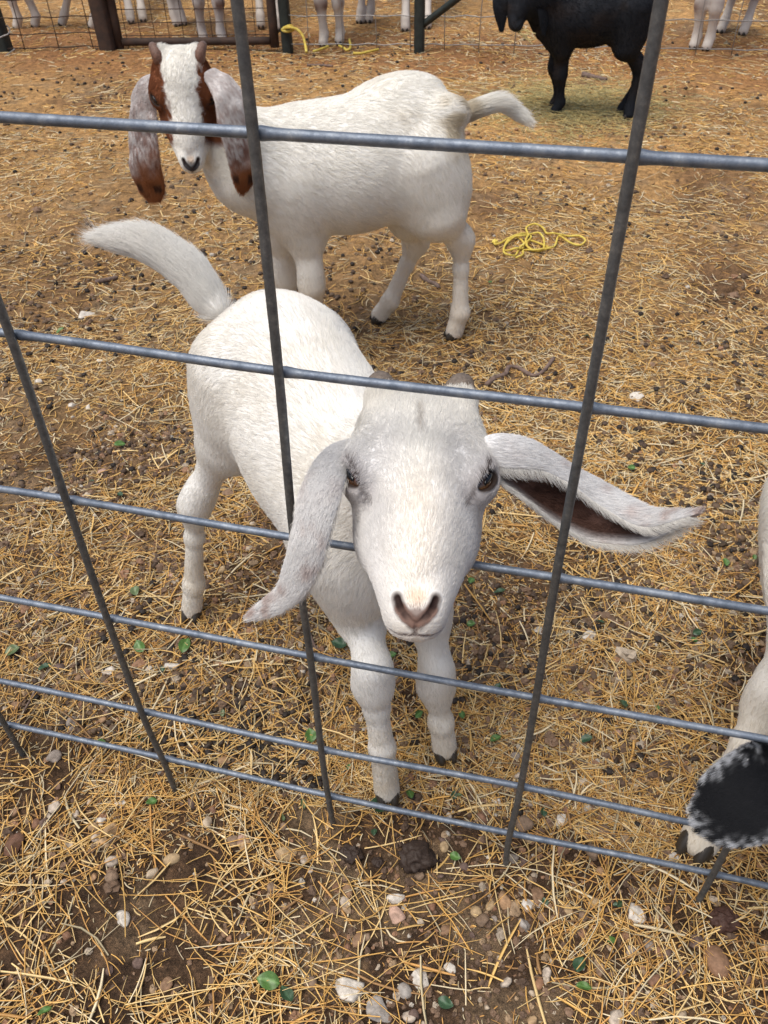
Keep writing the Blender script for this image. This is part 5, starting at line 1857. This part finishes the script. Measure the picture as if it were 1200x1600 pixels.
FAR = [
    ('white goat leftmost in the next pen behind the dark corner post', [(30, 46), (58, 43), (100, 39), (147, 46)], False, (0.62, 0.58, 0.54)),
    ('white goat in the next pen standing just behind the gate post', [(205, 34), (224, 32), (196, -18), (232, -20)], False, (0.64, 0.60, 0.56)),
    ('goat with brown patches in the next pen behind the gate mesh', [(318, 63), (348, 67), (276, 40), (286, 39)], True, (0.60, 0.56, 0.54)),
    ('white goat in the next pen behind the hinge side of the gate', [(408, 41), (433, 46), (414, -10), (446, -12)], False, (0.66, 0.62, 0.58)),
    ('goat with brown knees in the next pen near the yellow rope', [(506, 69), (531, 66), (563, 37), (577, 36)], True, (0.66, 0.62, 0.58)),
    ('white goat in the next pen either side of the slim black post', [(633, 47), (667, 44), (640, -10), (676, -12)], True, (0.68, 0.64, 0.60)),
    ('goat with brown knees in the next pen at the far right', [(1084, 75), (1104, 78), (1126, 52), (1160, 56)], True, (0.68, 0.64, 0.60)),
]
for i, (lab, ft, spot, bodyc) in enumerate(FAR):
    f1, f2, h1, h2 = [G(*q) for q in ft]
    fm, hm_ = (f1 + f2) / 2, (h1 + h2) / 2
    d = unit((fm - hm_) * V3(1, 1, 0))
    if np.linalg.norm(fm - hm_) < 0.30: hm_ = fm - d * 0.34
    s_ = np.cross(d, Z)
    fa, fb = (f1, f2) if (f1 - f2) @ s_ < 0 else (f2, f1)
    ha, hb_ = (h1, h2) if (h1 - h2) @ s_ < 0 else (h2, h1)
    pe = hm_ * V3(1, 1, 0) + V3(0, 0, 0.46) + d * 0.03
    ch = fm * V3(1, 1, 0) + V3(0, 0, 0.44) - d * 0.02
    if np.linalg.norm((ch - pe)[:2]) > 0.45:
        ch = pe + unit(ch - pe) * 0.45
    pol = ch + d * 0.16 + V3(0, 0, 0.22)
    hh = Head(pol, pol + d * 0.14 - V3(0, 0, 0.14), s_)
    rr_, bb_, pp_ = goat(dict(label=lab, group='goats in the next pen', H=0.56, pelvis=pe, chest=ch, leg_r=1.0,
         feet=dict(FL=fa, FR=fb, HL=ha, HR=hb_), head=hh, neck_r=0.055, fine=False, tail=[pe - d * 0.09 + Z * 0.07, pe - d * 0.13 + Z * 0.11, pe - d * 0.17 + Z * 0.09], tail_r=[0.018, 0.016, 0.008],
         col=col_far(spot, bodyc), n_fur=9000, vox=0.010, seed=50 + i, rad=0.0006))
    for sg in (-1, 1):
        e0 = hh.w(sg * 0.045, 0.055, -0.02)
        ear(rr_, [e0, e0 + s_ * sg * 0.04 - Z * 0.02, e0 + s_ * sg * 0.045 - Z * 0.08, e0 + s_ * sg * 0.03 - Z * 0.14], [s_ * sg + d * 0.3] * 4,
            [0.015, 0.026, 0.026, 0.006], [0.006, 0.01, 0.01, 0.002], [(15, 165)] * 4, EarCol(lambda X, S, sv, av, b=bodyc: np.tile(np.array(b) * 0.9, (len(X), 1)), bodyc), 0, 0, n_fr=0, ns=16, na=8, thick=0.004)


# a wisp of hay in the black goat's mouth
m0 = hb.w(0.012, 0.172, -0.036)
vs, qs, ts, off = [], [], [], 0
rg = np.random.default_rng(5)
for i in range(9):
    e = P(826 + rg.normal() * 8, 56 + rg.normal() * 8, 2.60)
    v, q, t = tube_data(catmull([m0 + rg.normal(size=3) * 0.004, (m0 + e) / 2 + rg.normal(size=3) * 0.008, e], 8), 0.0013, 4)
    vs.append(v); qs.append(q + off); ts.append(t + off); off += len(v)
vs = np.concatenate(vs)
o = link('hay_wisp', np_mesh('hay_wisp', vs - m0, np.concatenate(qs), np.concatenate(ts), np.tile(np.array([0.55, 0.47, 0.22]), (len(vs), 1))), M['straw'])
o.location = m0
tag(o, 'wisp of dry hay hanging from the black goat\'s mouth', 'hay')

# lashes of the kid at the fence
rg = np.random.default_rng(6)
for s_ in (-1, 1):
    e = hd.w(s_ * EYE[0], EYE[1], EYE[2]); eo = eye_out(hd, s_); Rl = eye_frame(hd, s_)
    upv = Rl[1] * np.sign(Rl[1] @ (-hd.y + hd.x * s_ * 0.6))
    n = 34
    t = rg.uniform(-0.85, 0.85, n)
    b0 = e + hd.k * (eo[None] * (0.0150 - 0.004 * t[:, None] ** 2) + Rl[0][None] * (t * 0.0125)[:, None] + upv[None] * (0.0062 * np.sqrt(1 - t ** 2))[:, None])
    d = unit(eo[None] * 0.7 + upv[None] * 0.8 + Rl[0][None] * (t * 0.6)[:, None] + 0.2 * rg.normal(size=(n, 3)))
    Ln = rg.uniform(0.004, 0.009, n)[:, None]
    raw_fur('eyelashes', root_kid, np.stack([b0, b0 + d * Ln * 0.35, b0 + (d + upv * 0.2) * Ln * 0.7, b0 + (d + upv * 0.5) * Ln], 1), np.tile(0.00013 * np.array([1, .9, .6, .2]), (n, 1)), np.tile(np.array([0.10, 0.07, 0.06]), (n, 1)))
